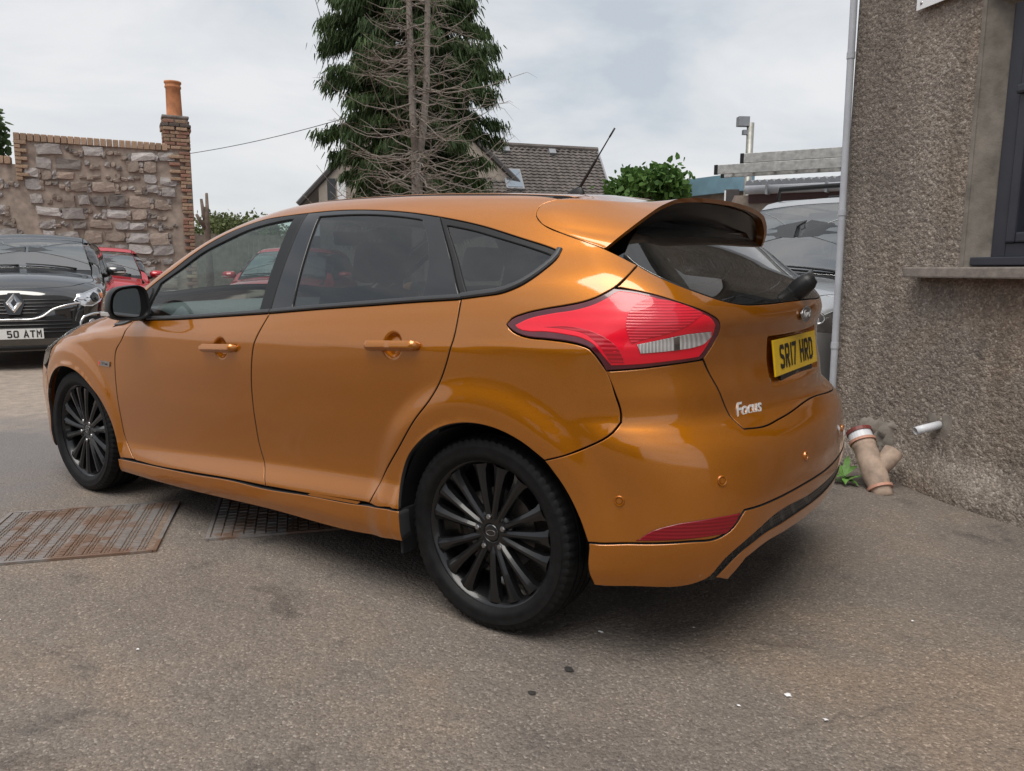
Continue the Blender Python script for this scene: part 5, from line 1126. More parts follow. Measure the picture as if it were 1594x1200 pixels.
# rear wiper
Pw = Vector(FB.at('cz', np.array([(-.01,1.092)]))[0]); nw = Vector(FB.grad(np.array(Pw)[None])[0])
wp = MB().tube([Pw-nw*.01, Pw+nw*.022, Pw+nw*.030], [.034,.032,.026], 16); wo = wp.build('rear_wiper', M['black_trim'], car, angle=math.radians(40))
ab = [(-.01+.0,1.092),(-.08,1.10),(-.2,1.112),(-.33,1.122),(-.44,1.128)]
Pa = [Vector(q)+Vector(nn_)*.045 for q, nn_ in zip(FB.at('cz', np.array(ab)), FB.grad(FB.at('cz', np.array(ab))))]
ar = MB().tube(Pa, [.028,.026,.016,.010,.008], 10); ar.build('wiper_arm', M['black_trim'], wo, smooth=True)
Pb_ = [Vector(q)+Vector(nn_)*.012 for q, nn_ in ((FB.at('cz', np.array([(a, 1.118+.02*(-a))]))[0], FB.grad(FB.at('cz', np.array([(a, 1.118+.02*(-a))])))[0]) for a in (-.14,-.25,-.36,-.47,-.58))]
MB().tube(Pb_, .007, 6).build('wiper_blade', M['black_trim'], wo, smooth=True)
cp_ = MB().lathe([(0,.078),(.022,.074),(.032,.056),(.035,.02),(.034,0)], 20, 'z'); Mw = frame_at(Pw, nw); cp_.v = [tuple(Mw @ Vector(p)) for p in cp_.v]; cp_.build('wiper_cap', M['black_trim'], wo, smooth=True)
# roof aerial
az = float(FB.at('xy', np.array([(.20,0)]))[0][2])
fin = MB(); v = []; n = 20
for (k, h, w, dx) in ((1,0,1,0),(.92,.012,.9,-.004),(.7,.026,.65,-.010),(.45,.036,.45,-.018),(.2,.042,.3,-.026)):
    for j in range(n):
        a = 2*math.pi*j/n; v.append((.20+dx+.052*k*math.cos(a), .022*w*math.sin(a), az-.004+h))
f = [(i*n+j, i*n+(j+1) % n, (i+1)*n+(j+1) % n, (i+1)*n+j) for i in range(4) for j in range(n)]+[tuple(4*n+j for j in range(n))]
ao = fin.add(v, f).build('roof_aerial', M['black_trim'], car, smooth=True)
a0 = Vector((.178,0,az+.03)); a1 = Vector((.022,0,1.706)); MB().tube([a0, a0.lerp(a1,.02), a0.lerp(a1,.48), a0.lerp(a1,.5), a0.lerp(a1,.85), a0.lerp(a1,.86), a1], [.007,.0065,.0055,.003,.0025,.0038,.0036], 8).build('aerial_mast', M['black_trim'], ao, smooth=True)
# front end (mostly out of sight): bumper, head lamps, grille
fl_l = [tuple(p) for p in FB.at('gz', np.array([(.98,.72),(.95,.775),(.90,.80),(.70,.80),(.55,.775),(.45,.745),(.47,.70),(.62,.69),(.82,.67)]))]
hl_px = xz((2.955,.685),(2.90,.738),(2.82,.778))+hoodL3[-1:]+[tuple(q) for q in FB.at('xy', np.array([(2.90,.705),(3.05,.625),(3.15,.54)]))]+[tuple(q) for q in FB.at('gz', np.array([(.68,.70),(.80,.66),(.96,.635)]))]
panel(FB, 'head_lamp', 'gz', hl_px, M['glass'], car, res=.02, off=.002)
panel(FB, 'head_lamp_bowl', 'gz', hl_px, plain('headlamp_reflector', (.62,.62,.63), .3, .3, .25), car, res=.03, off=-.045)
fbm = [tuple(q) for q in FB.at('gz', np.array([(0,.77)]))]+[tuple(q) for q in FB.at('gz', np.array([(.3,.755),(.52,.72),(.68,.69),(.80,.65),(.96,.625)]))]+xz((2.958,.60),(2.945,.53),(2.972,.42),(2.985,.30),(3.0,.19))+[tuple(q) for q in FB.at('gz', np.array([(.9,.17),(.5,.165),(0,.165)]))]
panel(FB, 'front_bumper', 'gz', sym(fbm), M['orange'], car, both=False, res=.03)
grl = [tuple(q) for q in FB.at('gz', np.array([(0,.60),(.3,.595),(.42,.56),(.38,.46),(.3,.43),(0,.42)]))]
panel(FB, 'grille', 'gz', sym(grl), M['honeycomb'], car, both=False, res=.03, off=.004)
# liners, floor, inner faces
for xc in (0, 2.648):
    for s in (1, -1):
        v = []; f = []; n = 26
        for i in range(n+1):
            a = math.radians(-12+204*i/n); r = .372 if xc == 0 else .375
            lx, lz = xc+r*math.cos(a), .335+r*math.sin(a)*.93; yo = min(.865, float(FB.side(np.array([lx]), np.array([lz]))[0])-.035)
            for y in (yo, .58): v.append((lx, s*y, lz))
        f = [(2*i, 2*i+1, 2*i+3, 2*i+2) for i in range(n)]; b = len(v)
        v.append((xc, s*.58, .335)); f += [(2*i+1, b, 2*i+3) for i in range(n)]
        MB().add(v, f).build('wheel_arch_liner', M['dark'], car, smooth=True, fix=False)
fl = MB()
fl.box((1.32,0,.24), (1.84,1.62,.06)); fl.box((-.42,0,.36), (.44,1.30,.05)); fl.box((3.0,0,.26), (.5,1.2,.06)); fl.box((2.62,0,.45), (.72,1.12,.06)); fl.box((0.02,0,.47), (.76,1.12,.06))
fl.build('floor_pan', M['dark'], car)
for (pts, nm) in ((([dfg[0]]+belt_mid_f+[BT]+bg[1:-1]+[bb]+low_f[::-1]+[db]+dfg[1:-1][::-1]), 'door_card'), (([BT]+belt_mid_r+[QT]+qg[1:-1]+[qb]+low_r+[bb]+bg[1:-1][::-1]), 'door_card')):
    panel(FB, nm, 'xz', pts, M['interior'], car, res=.05, off=-.07, gap=.004, depth=.02)
panel(FB, 'roof_lining', 'xy', sym(FB.at('xy', np.array(roof))), M['interior2'], car, both=False, res=.08, off=-.035, depth=.004)
load = [(.05,.05),(-.55,.05)]
MB().box((-.22,0,1.02), (.62,1.15,.02)).build('parcel_shelf', M['interior'], car)
# seats, dashboard, wheel
def seat(x, y, w, hz=.62):
    def rbox(name, c, d, rot, mat, bev):
        mb = MB().box(c, d, Matrix.Rotation(rot, 3, 'Y'), bev); return mb.build(name, mat, car, smooth=True)
    rbox('seat_cushion', (x,y,.42), (.52,w,.16), -.12, M['interior'], .05)
    rbox('seat_backrest', (x-.34,y,.76), (.14,w,.66), -.30, M['interior'], .05)
for y in (.36,-.36):
    seat(1.42, y, .50); MB().box((.935,y,1.19), (.09,.26,.17), Matrix.Rotation(-.25,3,'Y'), .035).build('headrest', M['interior'], car, smooth=True)
seat(.62, 0, 1.25)
for y in (.40,0,-.40): MB().box((.15,y,1.13), (.08,.24,.13), Matrix.Rotation(-.25,3,'Y'), .03).build('headrest', M['interior'], car, smooth=True)
da = MB(); v = []
for (x, z) in ((1.86,.62),(1.80,.80),(1.86,.93),(2.0,.965),(2.24,.985)):
    for y in np.linspace(-.74,.74,9): v.append((x, y, z+.015*math.cos(y*2)))
da.add(v, [(i*9+j, i*9+j+1, (i+1)*9+j+1, (i+1)*9+j) for i in range(4) for j in range(8)]).build('dashboard', M['interior2'], car, smooth=True, fix=False)
sw = MB(); c0 = Vector((1.62,-.36,.86)); ax = Vector((-.92,0,.39)).normalized(); e1 = Vector((0,1,0)); e2 = ax.cross(e1)
sw.tube([c0+(e1*math.cos(t)+e2*math.sin(t))*.185 for t in np.linspace(0,2*math.pi,33)], .016, 8, False); sw.tube([c0-e1*.18, c0+e1*.18], .02, 6); sw.tube([c0, c0-ax*.28], .04, 8); sw.build('steering_wheel', M['interior'], car, smooth=True)
MB().box((1.50,0,1.315), (.03,.22,.07), Matrix.Rotation(.1,3,'Y'), .012).build('rear_view_mirror', M['black_trim'], car)
# wheels
for (x, s, sp) in ((0,1,.13),(0,-1,.9),(2.648,1,.52),(2.648,-1,.2)):
    make_wheel(car, (x, s*(.757 if x == 0 else .752), .322), s, spin=sp)
for s in (1,-1):
    MB().box((.345,s*.80,.27), (.012,.16,.16), None, .003).build('mud_flap', M['dark'], car)
# ================================================================ other parked vehicles
def gen_body(W, H, xf, xr, wb, cowl, hood_f, wst, belt, wr=.33, rearrake=.25, fbow=.26):
    w = W/2; xs = [xr-.1, xr+.25, 0, wb*.3, wb*.6, wb*.85, wb, xf-.35, xf-.12, xf+.1]
    k = np.array([.86,.95,.99,1,1,.995,.985,.94,.86,.74])
    zb = np.full(10,.20); zS = np.interp(xs, [xr, wb*.8, wb, xf], [belt-.12, belt-.14, hood_f-.02, hood_f-.16]); zB = np.interp(xs, [xr, 0, wb*.7, wb, xf], [belt+.06, belt+.04, belt, hood_f+.06, hood_f-.06])
    Z = np.stack([zb, zb+.16, zb+.32, zS-.02, zS+.03, zB, zB*.5+H*.5, np.full(10,H-.08), np.full(10,H+.04)], 1)
    Y = np.stack([k*w*.93, k*w*.97, k*w*.965, k*w, k*w*.99, k*w*.945, k*w*.86, k*w*.74, k*w*.62], 1)
    rear = [(.15,xr+.08),(.4,xr),(.7,xr+.02),(.95,xr+.05),(belt+.02,xr+.07),(H-.1,xr+.07+rearrake),(H,xr+.12+rearrake)]
    front = [(.15,xf-.10),(.28,xf-.02),(.45,xf),(.62,xf-.01),(hood_f-.12,xf-.05),(hood_f,xf-.16),(hood_f+.2,xf-.5)]
    top = [(xr,H-.06),(0,H-.012),(wb*.35,H),(wst[0]-.15,H-.012),(wst[0],wst[1]),*[(wst[0]+(cowl[0]-wst[0])*t, wst[1]+(cowl[1]-wst[1])*t+.05*math.sin(math.pi*t)*(1-.3*t)) for t in (.2,.4,.6,.8)],(cowl[0]-.03,cowl[1]+.022),(cowl[0]+.05,cowl[1]-.012),(cowl[0]*.4+xf*.6-.1,hood_f+.10),(xf-.18,hood_f+.02),(xf,hood_f-.12)]
    crown = [(xr,.10),(wst[0],.12),(cowl[0],.18),(cowl[0]+.1,.14),(xf,.22)]
    rad = lambda x, z: (.10-.04*sstep(wst[0]-.2,wst[0]+.2,x)+.03*sstep(cowl[0],cowl[0]+.2,x), .16, .20, .1, .1)
    fl = [(0,wr,wr+.05,wr+.2,.012,.004),(wb,wr,wr+.05,wr+.2,.012,.004)]
    return Body(xs, Z, Y, rear, [(.2,.16),(1.4,.16)], front, fbow, top, crown, rad, fl)
def ingrid(B, kind, ab): return [tuple(q) for q in B.at(kind, np.array(ab, float))]
def gen_car(name, label, cat, loc, rz, paint_m, P, group=None, front=None, alloy=None):
    W, H, xf, xr, wb, cowl, hood_f, wst, belt, wr = (P[k] for k in ('W','H','xf','xr','wb','cowl','hood_f','wst','belt','wr'))
    B = gen_body(W, H, xf, xr, wb, cowl, hood_f, wst, belt, wr); T = thing(name, label, cat, loc, rz, group); w = W/2; A = wr+.045
    # body side with wheel cut-outs
    def arch(xc, up=True): return [(xc+A*math.cos(a), wr+A*math.sin(a)) for a in np.linspace(math.pi+.28, -.28, 15)]
    cA = wst[0]; dlo = [(cowl[0]-.18,belt+.015),(cowl[0]*.55+cA*.45,(belt+H)/2+.09),(cA-.05,H-.135),(wb*.35,H-.105),(.15,H-.14),(xr+.45,H-.22),(xr+.34,belt+.12),(.2,belt+.045)]
    bot = [(xr+.10,.30)]+[(xr+.12,.24)]+arch(0)+arch(wb)
    sidex = [(xr+.16,belt+.0),(xr+.12,.6)]+bot+[(xf-.42,.24),(xf-.40,.50),(xf-.40,hood_f-.10),(xf-.46,hood_f-.015)]
    rail = ingrid(B, 'xy', [(cowl[0]+.02,w*.80),(cowl[0]-.15,w*.80),((cowl[0]+cA)/2,w*.735),(cA,w*.665),(wb*.35,w*.645),(.1,w*.64),(xr+.40,w*.62)])
    hoode = [(cowl[0]+.04,w*.80),((cowl[0]+xf)/2,w*.80),(xf-.46,w*.755)]
    pts = [tuple(q) for q in B.at('xz', np.array(sidex))]
    side = pts+ingrid(B, 'xy', hoode[::-1])+rail+[tuple(q) for q in B.at('xz', np.array([(xr+.30,H-.2)]))]
    panel(B, 'body_side', 'xu', side, paint_m, T, res=.04, holes=[ingrid(B, 'xz', dlo)])
    panel(B, 'side_window', 'xz', ingrid(B, 'xz', dlo), M['privacy'], T, res=.06, off=-.006, gap=-.004)
    panel(B, 'window_trim', 'xz', ingrid(B, 'xz', [(wb*.42,belt+.03),(wb*.42-.03,H-.11),(wb*.42-.13,H-.11),(wb*.42-.10,belt+.03)]), M['black_gloss'], T, res=.05, off=-.002, gap=0)
    panel(B, 'bonnet', 'xy', sym(ingrid(B, 'xy', [(cowl[0]+.08,0),(cowl[0]+.06,w*.5),(cowl[0]+.04,w*.795)]+hoode[1:]+[(xf-.30,w*.60),(xf-.20,w*.35),(xf-.165,0)])), paint_m, T, both=False, res=.04)
    wsp = [(cowl[0]-.0,0),(cowl[0]-.02,w*.5),(cowl[0]-.10,w*.795),((cowl[0]+cA)/2,w*.725),(cA+.01,w*.655),(cA+.02,w*.3),(cA+.03,0)]
    panel(B, 'windscreen', 'xy', sym(ingrid(B, 'xy', wsp)), M['screen'], T, both=False, res=.05, off=-.003)
    panel(B, 'scuttle', 'xy', sym(ingrid(B, 'xy', [(cowl[0]+.085,0),(cowl[0]+.065,w*.5),(cowl[0]+.045,w*.80),(cowl[0]-.10,w*.80),(cowl[0]-.022,w*.5),(cowl[0]-.002,0)])), M['black_trim'], T, both=False, res=.05, off=-.006)
    panel(B, 'roof', 'xy', sym(ingrid(B, 'xy', [(cA+.03,0),(cA+.02,w*.3),(cA,w*.66),(wb*.35,w*.64),(.1,w*.635),(xr+.42,w*.61),(xr+.40,0)])), paint_m, T, both=False, res=.06)
    panel(B, 'tail_panel', 'yz', sym(ingrid(B, 'yz', [(0,H-.12),(w*.55,H-.14),(w*.72,belt),(w*.8,.6),(w*.7,.26),(0,.26)])), paint_m, T, both=False, res=.08)
    bump_ = [(0,hood_f-.02),(.25,hood_f-.025),(.5,hood_f-.05),(.75,hood_f-.085),(.93,hood_f-.11)]
    fb = ingrid(B, 'xy', [(xf-.165,0),(xf-.20,w*.35),(xf-.30,w*.60),(xf-.46,w*.755)])+ingrid(B, 'xz', [(xf-.455,hood_f-.02),(xf-.398,hood_f-.10),(xf-.398,.50),(xf-.415,.24)])+ingrid(B, 'gz', [(.7,.20),(.35,.19),(0,.19)])
    panel(B, 'front_bumper', 'gz', sym(fb), paint_m, T, both=False, res=.03)
    # inside
    MB().box((wb*.45,0,.30), (wb*.62,W*.82,.08)).build('floor_pan', M['dark'], T); MB().box((wb*.5,0,.38), (xf-xr-.5,W*.60,.10)).build('underbody', M['dark'], T)
    MB().box((cowl[0]-.28,0,cowl[1]-.12), (.40,W*.74,.10), None, .03).build('dashboard', M['interior'], T)
    for y in (.36,-.36):
        MB().box((wb*.40,y,.80), (.16,.46,.80), Matrix.Rotation(-.25,3,'Y'), .05).build('seat_backrest', M['interior'], T, smooth=True); MB().box((wb*.40-.16,y,1.26), (.09,.24,.16), None, .03).build('headrest', M['interior'], T, smooth=True)
    MB().box((wst[0]+.06,0,wst[1]-.13), (.03,.24,.07), None, .012).build('rear_view_mirror', M['black_trim'], T)
    for xc in (0, wb):
        for s in (1,-1):
            v = []; f = []
            for i in range(21):
                a = math.radians(-14+208*i/20)
                for y in (w*.95,w*.62): v.append((xc+(A+.01)*math.cos(a), s*y, wr+(A+.01)*math.sin(a)))
            v.append((xc,s*w*.62,wr)); f = [(2*i,2*i+1,2*i+3,2*i+2) for i in range(20)]+[(2*i+1,42,2*i+3) for i in range(20)]
            MB().add(v, f).build('wheel_arch_liner', M['dark'], T, fix=False)
            make_wheel(T, (xc, s*(w-.115), wr), s, R=wr, wd=.20, rim=wr*.68, spokes=10, mats={'rim': alloy or M['alloy']}, spin=.3)
    # mirrors
    for s in (1,-1):
        mm = MB(); n = 18; v = []
        for (dx,k,dy) in ((-.07,.10,0),(-.065,.9,0),(-.03,1.0,0),(.02,.92,.006),(.06,.66,.014),(.085,.1,.02)):
            for j in range(n):
                a = 2*math.pi*j/n; c, q = math.cos(a), math.sin(a); v.append((cowl[0]-.36+dx, s*(w+.085+.115*k*abs(c)**.7*(1 if c > 0 else -1)-dy), belt+.085+.068*k*abs(q)**.7*(1 if q > 0 else -1)))
        mm.add(v, [(i*n+j,i*n+(j+1)%n,(i+1)*n+(j+1)%n,(i+1)*n+j) for i in range(5) for j in range(n)]+[tuple(range(n)),tuple(5*n+j for j in range(n))]); mo = mm.build('door_mirror', paint_m, T, smooth=True)
        MB().tube([(cowl[0]-.36,s*(w+.0),belt+.04),(cowl[0]-.38,s*(w*.92),belt+.02)], .03, 8).build('mirror_arm', M['black_trim'], mo, smooth=True)
        MB().box((cowl[0]-.30, s*(w+.12), belt+.065), (.03,.13,.014), None, .004).build('indicator', M['clear_lens'], mo)
    for y0, y1 in ((w*.62,.02),(-.05,-w*.72)):
        a = ingrid(B, 'xy', [(cowl[0]-.005-.085*(y/w)**2-(.012+.03*k/5 if k else 0), y) for k, y in enumerate(np.linspace(y0, y1, 6))])
        MB().tube([Vector(q)+Vector((0,0,.014)) for q in a], [.014,.010,.009,.008,.008,.007], 6).build('wiper', M['black_trim'], T, smooth=True)
    if front: front(B, T, paint_m, P)
    return T, B
M['alloy'] = plain('silver_alloy', (.38,.38,.39), .35, .9, .1)
M['black_paint'] = paint('black_car_paint', (.010,.010,.011), .2, .3, .1, coatior=2.1)
M['red_paint'] = paint('red_car_paint', (.42,.012,.022), .2, .35, .1)
M['silver_paint'] = paint('silver_car_paint', (.50,.51,.52), .75, .35, .08)
M['lamp_bowl'] = plain('lamp_bowl_chrome', (.62,.62,.64), .18, 1, .25, 12)
M['amber'] = plain('amber_indicator', (.65,.25,.10), .3, 0, .1)
def lamp(B, T, pts, lens=None):
    P = ingrid(B, 'gz', pts); s1 = panel(B, 'head_lamp', 'gz', P, M['lamp_bowl'], T, res=.03, off=.0015, gap=.001)
    cx = sum(p[0] for p in pts)/len(pts); cz_ = sum(p[1] for p in pts)/len(pts)
    for sgn, o in zip((1,-1), s1):
        for (da, dz, r, mm) in ((-.015,0,.052,'glass_dark'),(.13,.01,.045,'lamp_bowl'),(-.13,.02,.032,'amber')):
            q = Vector(ingrid(B, 'gz', [(cx-da, cz_+dz)])[0]); nrm = Vector(B.grad(np.array([q]))[0]); F4 = frame_at(q+nrm*.003, nrm)
            mb = MB().lathe([(0,.010),(r*.6,.008),(r*.85,.002),(r,.006),(r*1.08,0)], 24, 'z'); mb.v = [tuple(F4 @ Vector(p)) for p in mb.v]; mb.v = [(p[0],p[1]*sgn,p[2]) for p in mb.v]
            mb.build('lamp_unit', M.get(mm) or M['black_gloss'], o, smooth=True)
        mb = MB(); ring = [Vector(q)+Vector(nn)*.004 for q, nn in zip(P, B.grad(np.array(P)))]; mb.tube([(q.x,q.y*sgn,q.z) for q in ring+ring[:1]], .007, 6, False); mb.build('lamp_trim', M['chrome'], o, smooth=True)
def gstrip(B, T, name, pts, r, mat, both=False, off=.004, kind='gz'):
    P, _ = resample(ingrid(B, kind, pts), .04, closed=False); P = B.at(kind, B.inv(kind, P)); n = B.grad(P)
    for s in ((1,-1) if both else (1,)): MB().tube([(q[0],q[1]*s,q[2]) for q in (P+n*off)], r, 8).build(name, mat, T, smooth=True)
def crossover_front(B, T, pm, P):
    hf = P['hood_f']
    lamp(B, T, [(.60,hf-.19),(.66,hf-.13),(.80,hf-.085),(.97,hf-.045),(1.00,hf-.07),(.98,hf-.13),(.90,hf-.20),(.78,hf-.245),(.68,hf-.24)])
    g = [(0,hf-.10),(.20,hf-.115),(.60,hf-.155),(.66,hf-.20),(.46,hf-.235),(.30,hf-.30),(.22,hf-.345),(0,hf-.355)]
    gp = panel(B, 'grille', 'gz', sym(ingrid(B, 'gz', g)), M['dark'], T, both=False, res=.04, off=.003, gap=0)[0]
    for z in (hf-.17,hf-.205,hf-.24,hf-.275,hf-.31):
        a = .55 if z > hf-.21 else (.40 if z > hf-.25 else .26); gstrip(B, gp, 'grille_bar', [(-a,z),(-a/2,z),(0,z),(a/2,z),(a,z)], .007, M['black_gloss'])
    gstrip(B, T, 'chrome_strip', [(-.66,hf-.205),(-.50,hf-.235),(-.36,hf-.285),(-.28,hf-.345),(-.20,hf-.372),(0,hf-.378),(.20,hf-.372),(.28,hf-.345),(.36,hf-.285),(.50,hf-.235),(.66,hf-.205)], .012, M['chrome'])
    q = Vector(ingrid(B, 'gz', [(0,hf-.205)])[0]); nrm = Vector(B.grad(np.array([q]))[0]); F4 = frame_at(q+nrm*.012, nrm)
    bk = MB().prism([(-.10,0),(-.055,.12),(.055,.12),(.10,0),(.055,-.135),(-.055,-.135)], -.03, .004, 'z'); bk.v = [tuple(F4 @ Vector(p)) for p in bk.v]; bo = bk.build('badge_plinth', M['black_gloss'], T)
    o_ = [(0,.118),(.078,.0),(0,-.118),(-.078,0)]; i_ = [(0,.052),(.030,0),(0,-.052),(-.030,0)]; mb = MB(); v = [(x,y,.006) for x,y in o_]+[(x*.62+a*.38,y*.62+b*.38,.026) for (x,y),(a,b) in zip(o_,i_)]+[(x,y,.010) for x,y in i_]
    v = [tuple(F4 @ Vector(p)) for p in v]; mb.add(v, [(k,(k+1)%4,4+(k+1)%4,4+k) for k in range(4)]+[(4+k,4+(k+1)%4,8+(k+1)%4,8+k) for k in range(4)]); mb.build('diamond_badge', M['chrome'], bo)
    lg = panel(B, 'lower_grille', 'gz', sym(ingrid(B, 'gz', [(0,.56),(.50,.56),(.62,.50),(.56,.36),(.4,.34),(0,.34)])), M['dark'], T, both=False, res=.04, off=.003, gap=0)[0]
    for z in (.53,.49,.45,.41): gstrip(B, lg, 'grille_bar', [(-.54,z),(-.3,z),(0,z),(.3,z),(.54,z)], .008, M['black_gloss'])
    gstrip(B, T, 'fog_lamp_surround', [(.62,.42),(.63,.50),(.67,.565),(.76,.59),(.95,.60)], .014, M['chrome'], both=True)
    fg = panel(B, 'fog_lamp_recess', 'gz', ingrid(B, 'gz', [(.65,.42),(.66,.50),(.72,.56),(.92,.57),(.92,.44),(.8,.40)]), M['dark'], T, res=.04, off=.002, gap=0)
    for s in (1,-1):
        q = Vector(ingrid(B, 'gz', [(.77,.485)])[0]); nrm = Vector(B.grad(np.array([q]))[0]); F4 = frame_at(q+nrm*.004, nrm); mb = MB().lathe([(0,.012),(.03,.010),(.042,.004),(.047,.012),(.052,0)], 22, 'z'); mb.v = [tuple(F4 @ Vector(p)) for p in mb.v]; mb.v = [(p[0],p[1]*s,p[2]) for p in mb.v]; mb.build('fog_lamp', M['lamp_bowl'], T, smooth=True)
    q = Vector(ingrid(B, 'gz', [(0,.395)])[0]); F4 = Matrix(((0,0,1,q.x+.03),(1,0,0,0),(0,1,0,q.z),(0,0,0,1)))
    pl = MB().box((0,0,0), (.52,.111,.006), None, .002); pl.v = [tuple(F4 @ Vector(p)) for p in pl.v]; po = pl.build('number_plate', M['white_plate'], T)
    obs = plate_text('plate_character', '50 ATM', (q.x+.034,.078,q.z), (0,1,0), (0,0,1), (1,0,0), M['plate_ink'], po)
    gstrip(B, T, 'lower_lip', [(-.75,.245),(-.4,.235),(0,.235),(.4,.235),(.75,.245)], .03, M['black_trim'], off=-.01)
def plain_front(B, T, pm, P):
    hf = P['hood_f']
    lamp(B, T, [(.62,hf-.22),(.66,hf-.16),(.78,hf-.10),(.95,hf-.055),(.98,hf-.09),(.95,hf-.18),(.85,hf-.24)])
    panel(B, 'grille', 'gz', sym(ingrid(B, 'gz', [(0,hf-.11),(.3,hf-.12),(.52,hf-.15),(.48,hf-.20),(.2,hf-.215),(0,hf-.215)])), M['honeycomb'], T, both=False, res=.04, off=.003, gap=0)
    panel(B, 'lower_grille', 'gz', sym(ingrid(B, 'gz', [(0,.45),(.45,.45),(.55,.36),(.4,.28),(0,.28)])), M['dark'], T, both=False, res=.05, off=.003, gap=0)
    q = Vector(ingrid(B, 'gz', [(0,hf-.16)])[0]); mb = MB().tube([(q.x+.012, .055*math.cos(t), q.z+.042*math.sin(t)) for t in np.linspace(0,2*math.pi,25)], .006, 6, False); mb.build('badge_ring', M['chrome'], T, smooth=True)
    pl = MB().box((q.x+.025,0,.40), (.006,.52,.111), None, .002); pl.build('number_plate', M['white_plate'], T)
def place(front_xy, ang, xf): return (front_xy[0]-math.cos(ang)*xf, front_xy[1]-math.sin(ang)*xf)
PC = dict(W=1.778, H=1.566, xf=3.45, xr=-.66, wb=2.606, cowl=(2.42,1.12), hood_f=.93, wst=(1.55,1.50), belt=1.0, wr=.325)
a_ = math.radians(151); l_ = place((7.80,-.90), a_, 3.45)
gen_car('crossover_car', 'black crossover car with chrome diamond badge facing the hatchback', 'car', (*l_,.05), a_, M['black_paint'], PC, 'other cars parked in the yard', crossover_front)
PR = dict(W=1.72, H=1.50, xf=3.32, xr=-.62, wb=2.51, cowl=(2.30,1.02), hood_f=.84, wst=(1.42,1.43), belt=.93, wr=.31)
a_ = math.radians(152); l_ = place((10.75,-3.20), a_, 3.32)
gen_car('hatchback_car', 'red car parked by the stone wall behind the black crossover', 'car', (*l_,.05), a_, M['red_paint'], PR, 'other cars parked in the yard', plain_front)
a_ = math.radians(128); l_ = place((8.0,-4.3), a_, 3.32)
gen_car('hatchback_car', 'red car standing out in the yard in front of the grey board fence', 'car', (*l_,.05), a_, M['red_paint'], PR, 'other cars parked in the yard', plain_front)
PV = dict(W=1.82, H=1.84, xf=3.62, xr=-.80, wb=2.75, cowl=(2.55,1.16), hood_f=1.0, wst=(1.62,1.76), belt=1.06, wr=.335)
VA = math.radians(80); vl = Vector((-.06,-5.90))
van, VB = gen_car('people_carrier', 'silver people carrier with roof bars parked behind the pebbledash corner', 'car', (vl.x,vl.y,0), VA, M['silver_paint'], PV, 'other cars parked in the yard', plain_front)
for x in (.25,1.35):
    MB().tube([(x,-.58,1.78),(x,-.56,1.92),(x,.56,1.92),(x,.58,1.78)], .022, 8).build('roof_bar', M['black_trim'], van, smooth=True)
# ladders on the roof bars
M['alu'] = plain('scuffed_aluminium', (.40,.40,.39), .5, .7, .3, 14)
def ladder(label, off, z0, L0, L1):
    a, b = Vector((2.35,-7.62,0)), Vector((-1.6,-8.10,0)); d = (b-a).normalized(); T = thing('ladder', label, 'ladder', (a.x,a.y,z0), math.atan2(d.y,d.x), 'ladders laid along the store roof edge')
    for y in (off-.19,off+.19): MB().box(((L0+L1)/2,y,.06), (L1-L0,.03,.12), None, .004).build('stile', M['alu'], T)
    x = L0+.14
    while x < L1-.05: MB().tube([(x,off-.18,.06),(x,off+.18,.06)], .017, 8).build('rung', M['alu'], T, smooth=True); x += .27
    for y in (off-.19,off+.19): MB().box((L0-.005,y,.06), (.05,.036,.126), None, .006).build('end_cap', M['black_trim'], T)
ladder('scuffed aluminium ladder lying lowest along the store roof edge', -.22, 2.425, .0, 4.2)
ladder('scuffed aluminium ladder stacked on top of the other roof edge ladder', -.22, 2.55, .33, 4.2)
# ================================================================ far background
def leafmat(name, lo, hi, sc=6):
    m, t, p, o = new_mat(name); c = coords(t); n = noise(t, sc, 4, .6, c); n2 = noise(t, sc*9, 2, .5, c)
    r = ramp(t, n.outputs['Fac'], [(.3, lo), (.7, hi)]); k = ramp(t, n2.outputs['Fac'], [(.3,(.7,.7,.7)),(.7,(1.3,1.3,1.2))]); t.links.new(mixc(t, r.outputs[0], k.outputs[0], 1, 'MULTIPLY'), p.inputs['Base Color'])
    p.inputs['Roughness'].default_value = .65; p.inputs['Specular IOR Level'].default_value = .3
    tl = node(t, 'ShaderNodeBsdfTranslucent'); t.links.new(r.outputs[0], tl.inputs[0]); mx = t.nodes.new('ShaderNodeMixShader'); mx.inputs[0].default_value = .25; t.links.new(p.outputs[0], mx.inputs[1]); t.links.new(tl.outputs[0], mx.inputs[2]); t.links.new(mx.outputs[0], o.inputs[0]); return m
M['conifer'] = leafmat('conifer_green', (.030,.056,.020), (.070,.110,.038), .9); M['bush'] = leafmat('bush_green', (.045,.105,.022), (.10,.19,.045), 2.5); M['hedge'] = leafmat('pale_hedge', (.07,.10,.04), (.15,.17,.07), 2)
M['bark'] = plain('conifer_bark', (.14,.105,.085), .9, 0, .35, 9, bmp=.6, bscale=40); M['deadwood'] = plain('bleached_deadwood', (.22,.19,.165), .9, 0, .3, 12, bmp=.3, bscale=50); M['twig'] = plain('dead_twigs', (.17,.14,.115), .9, 0, .3, 12)
npr = np.random.RandomState(5)
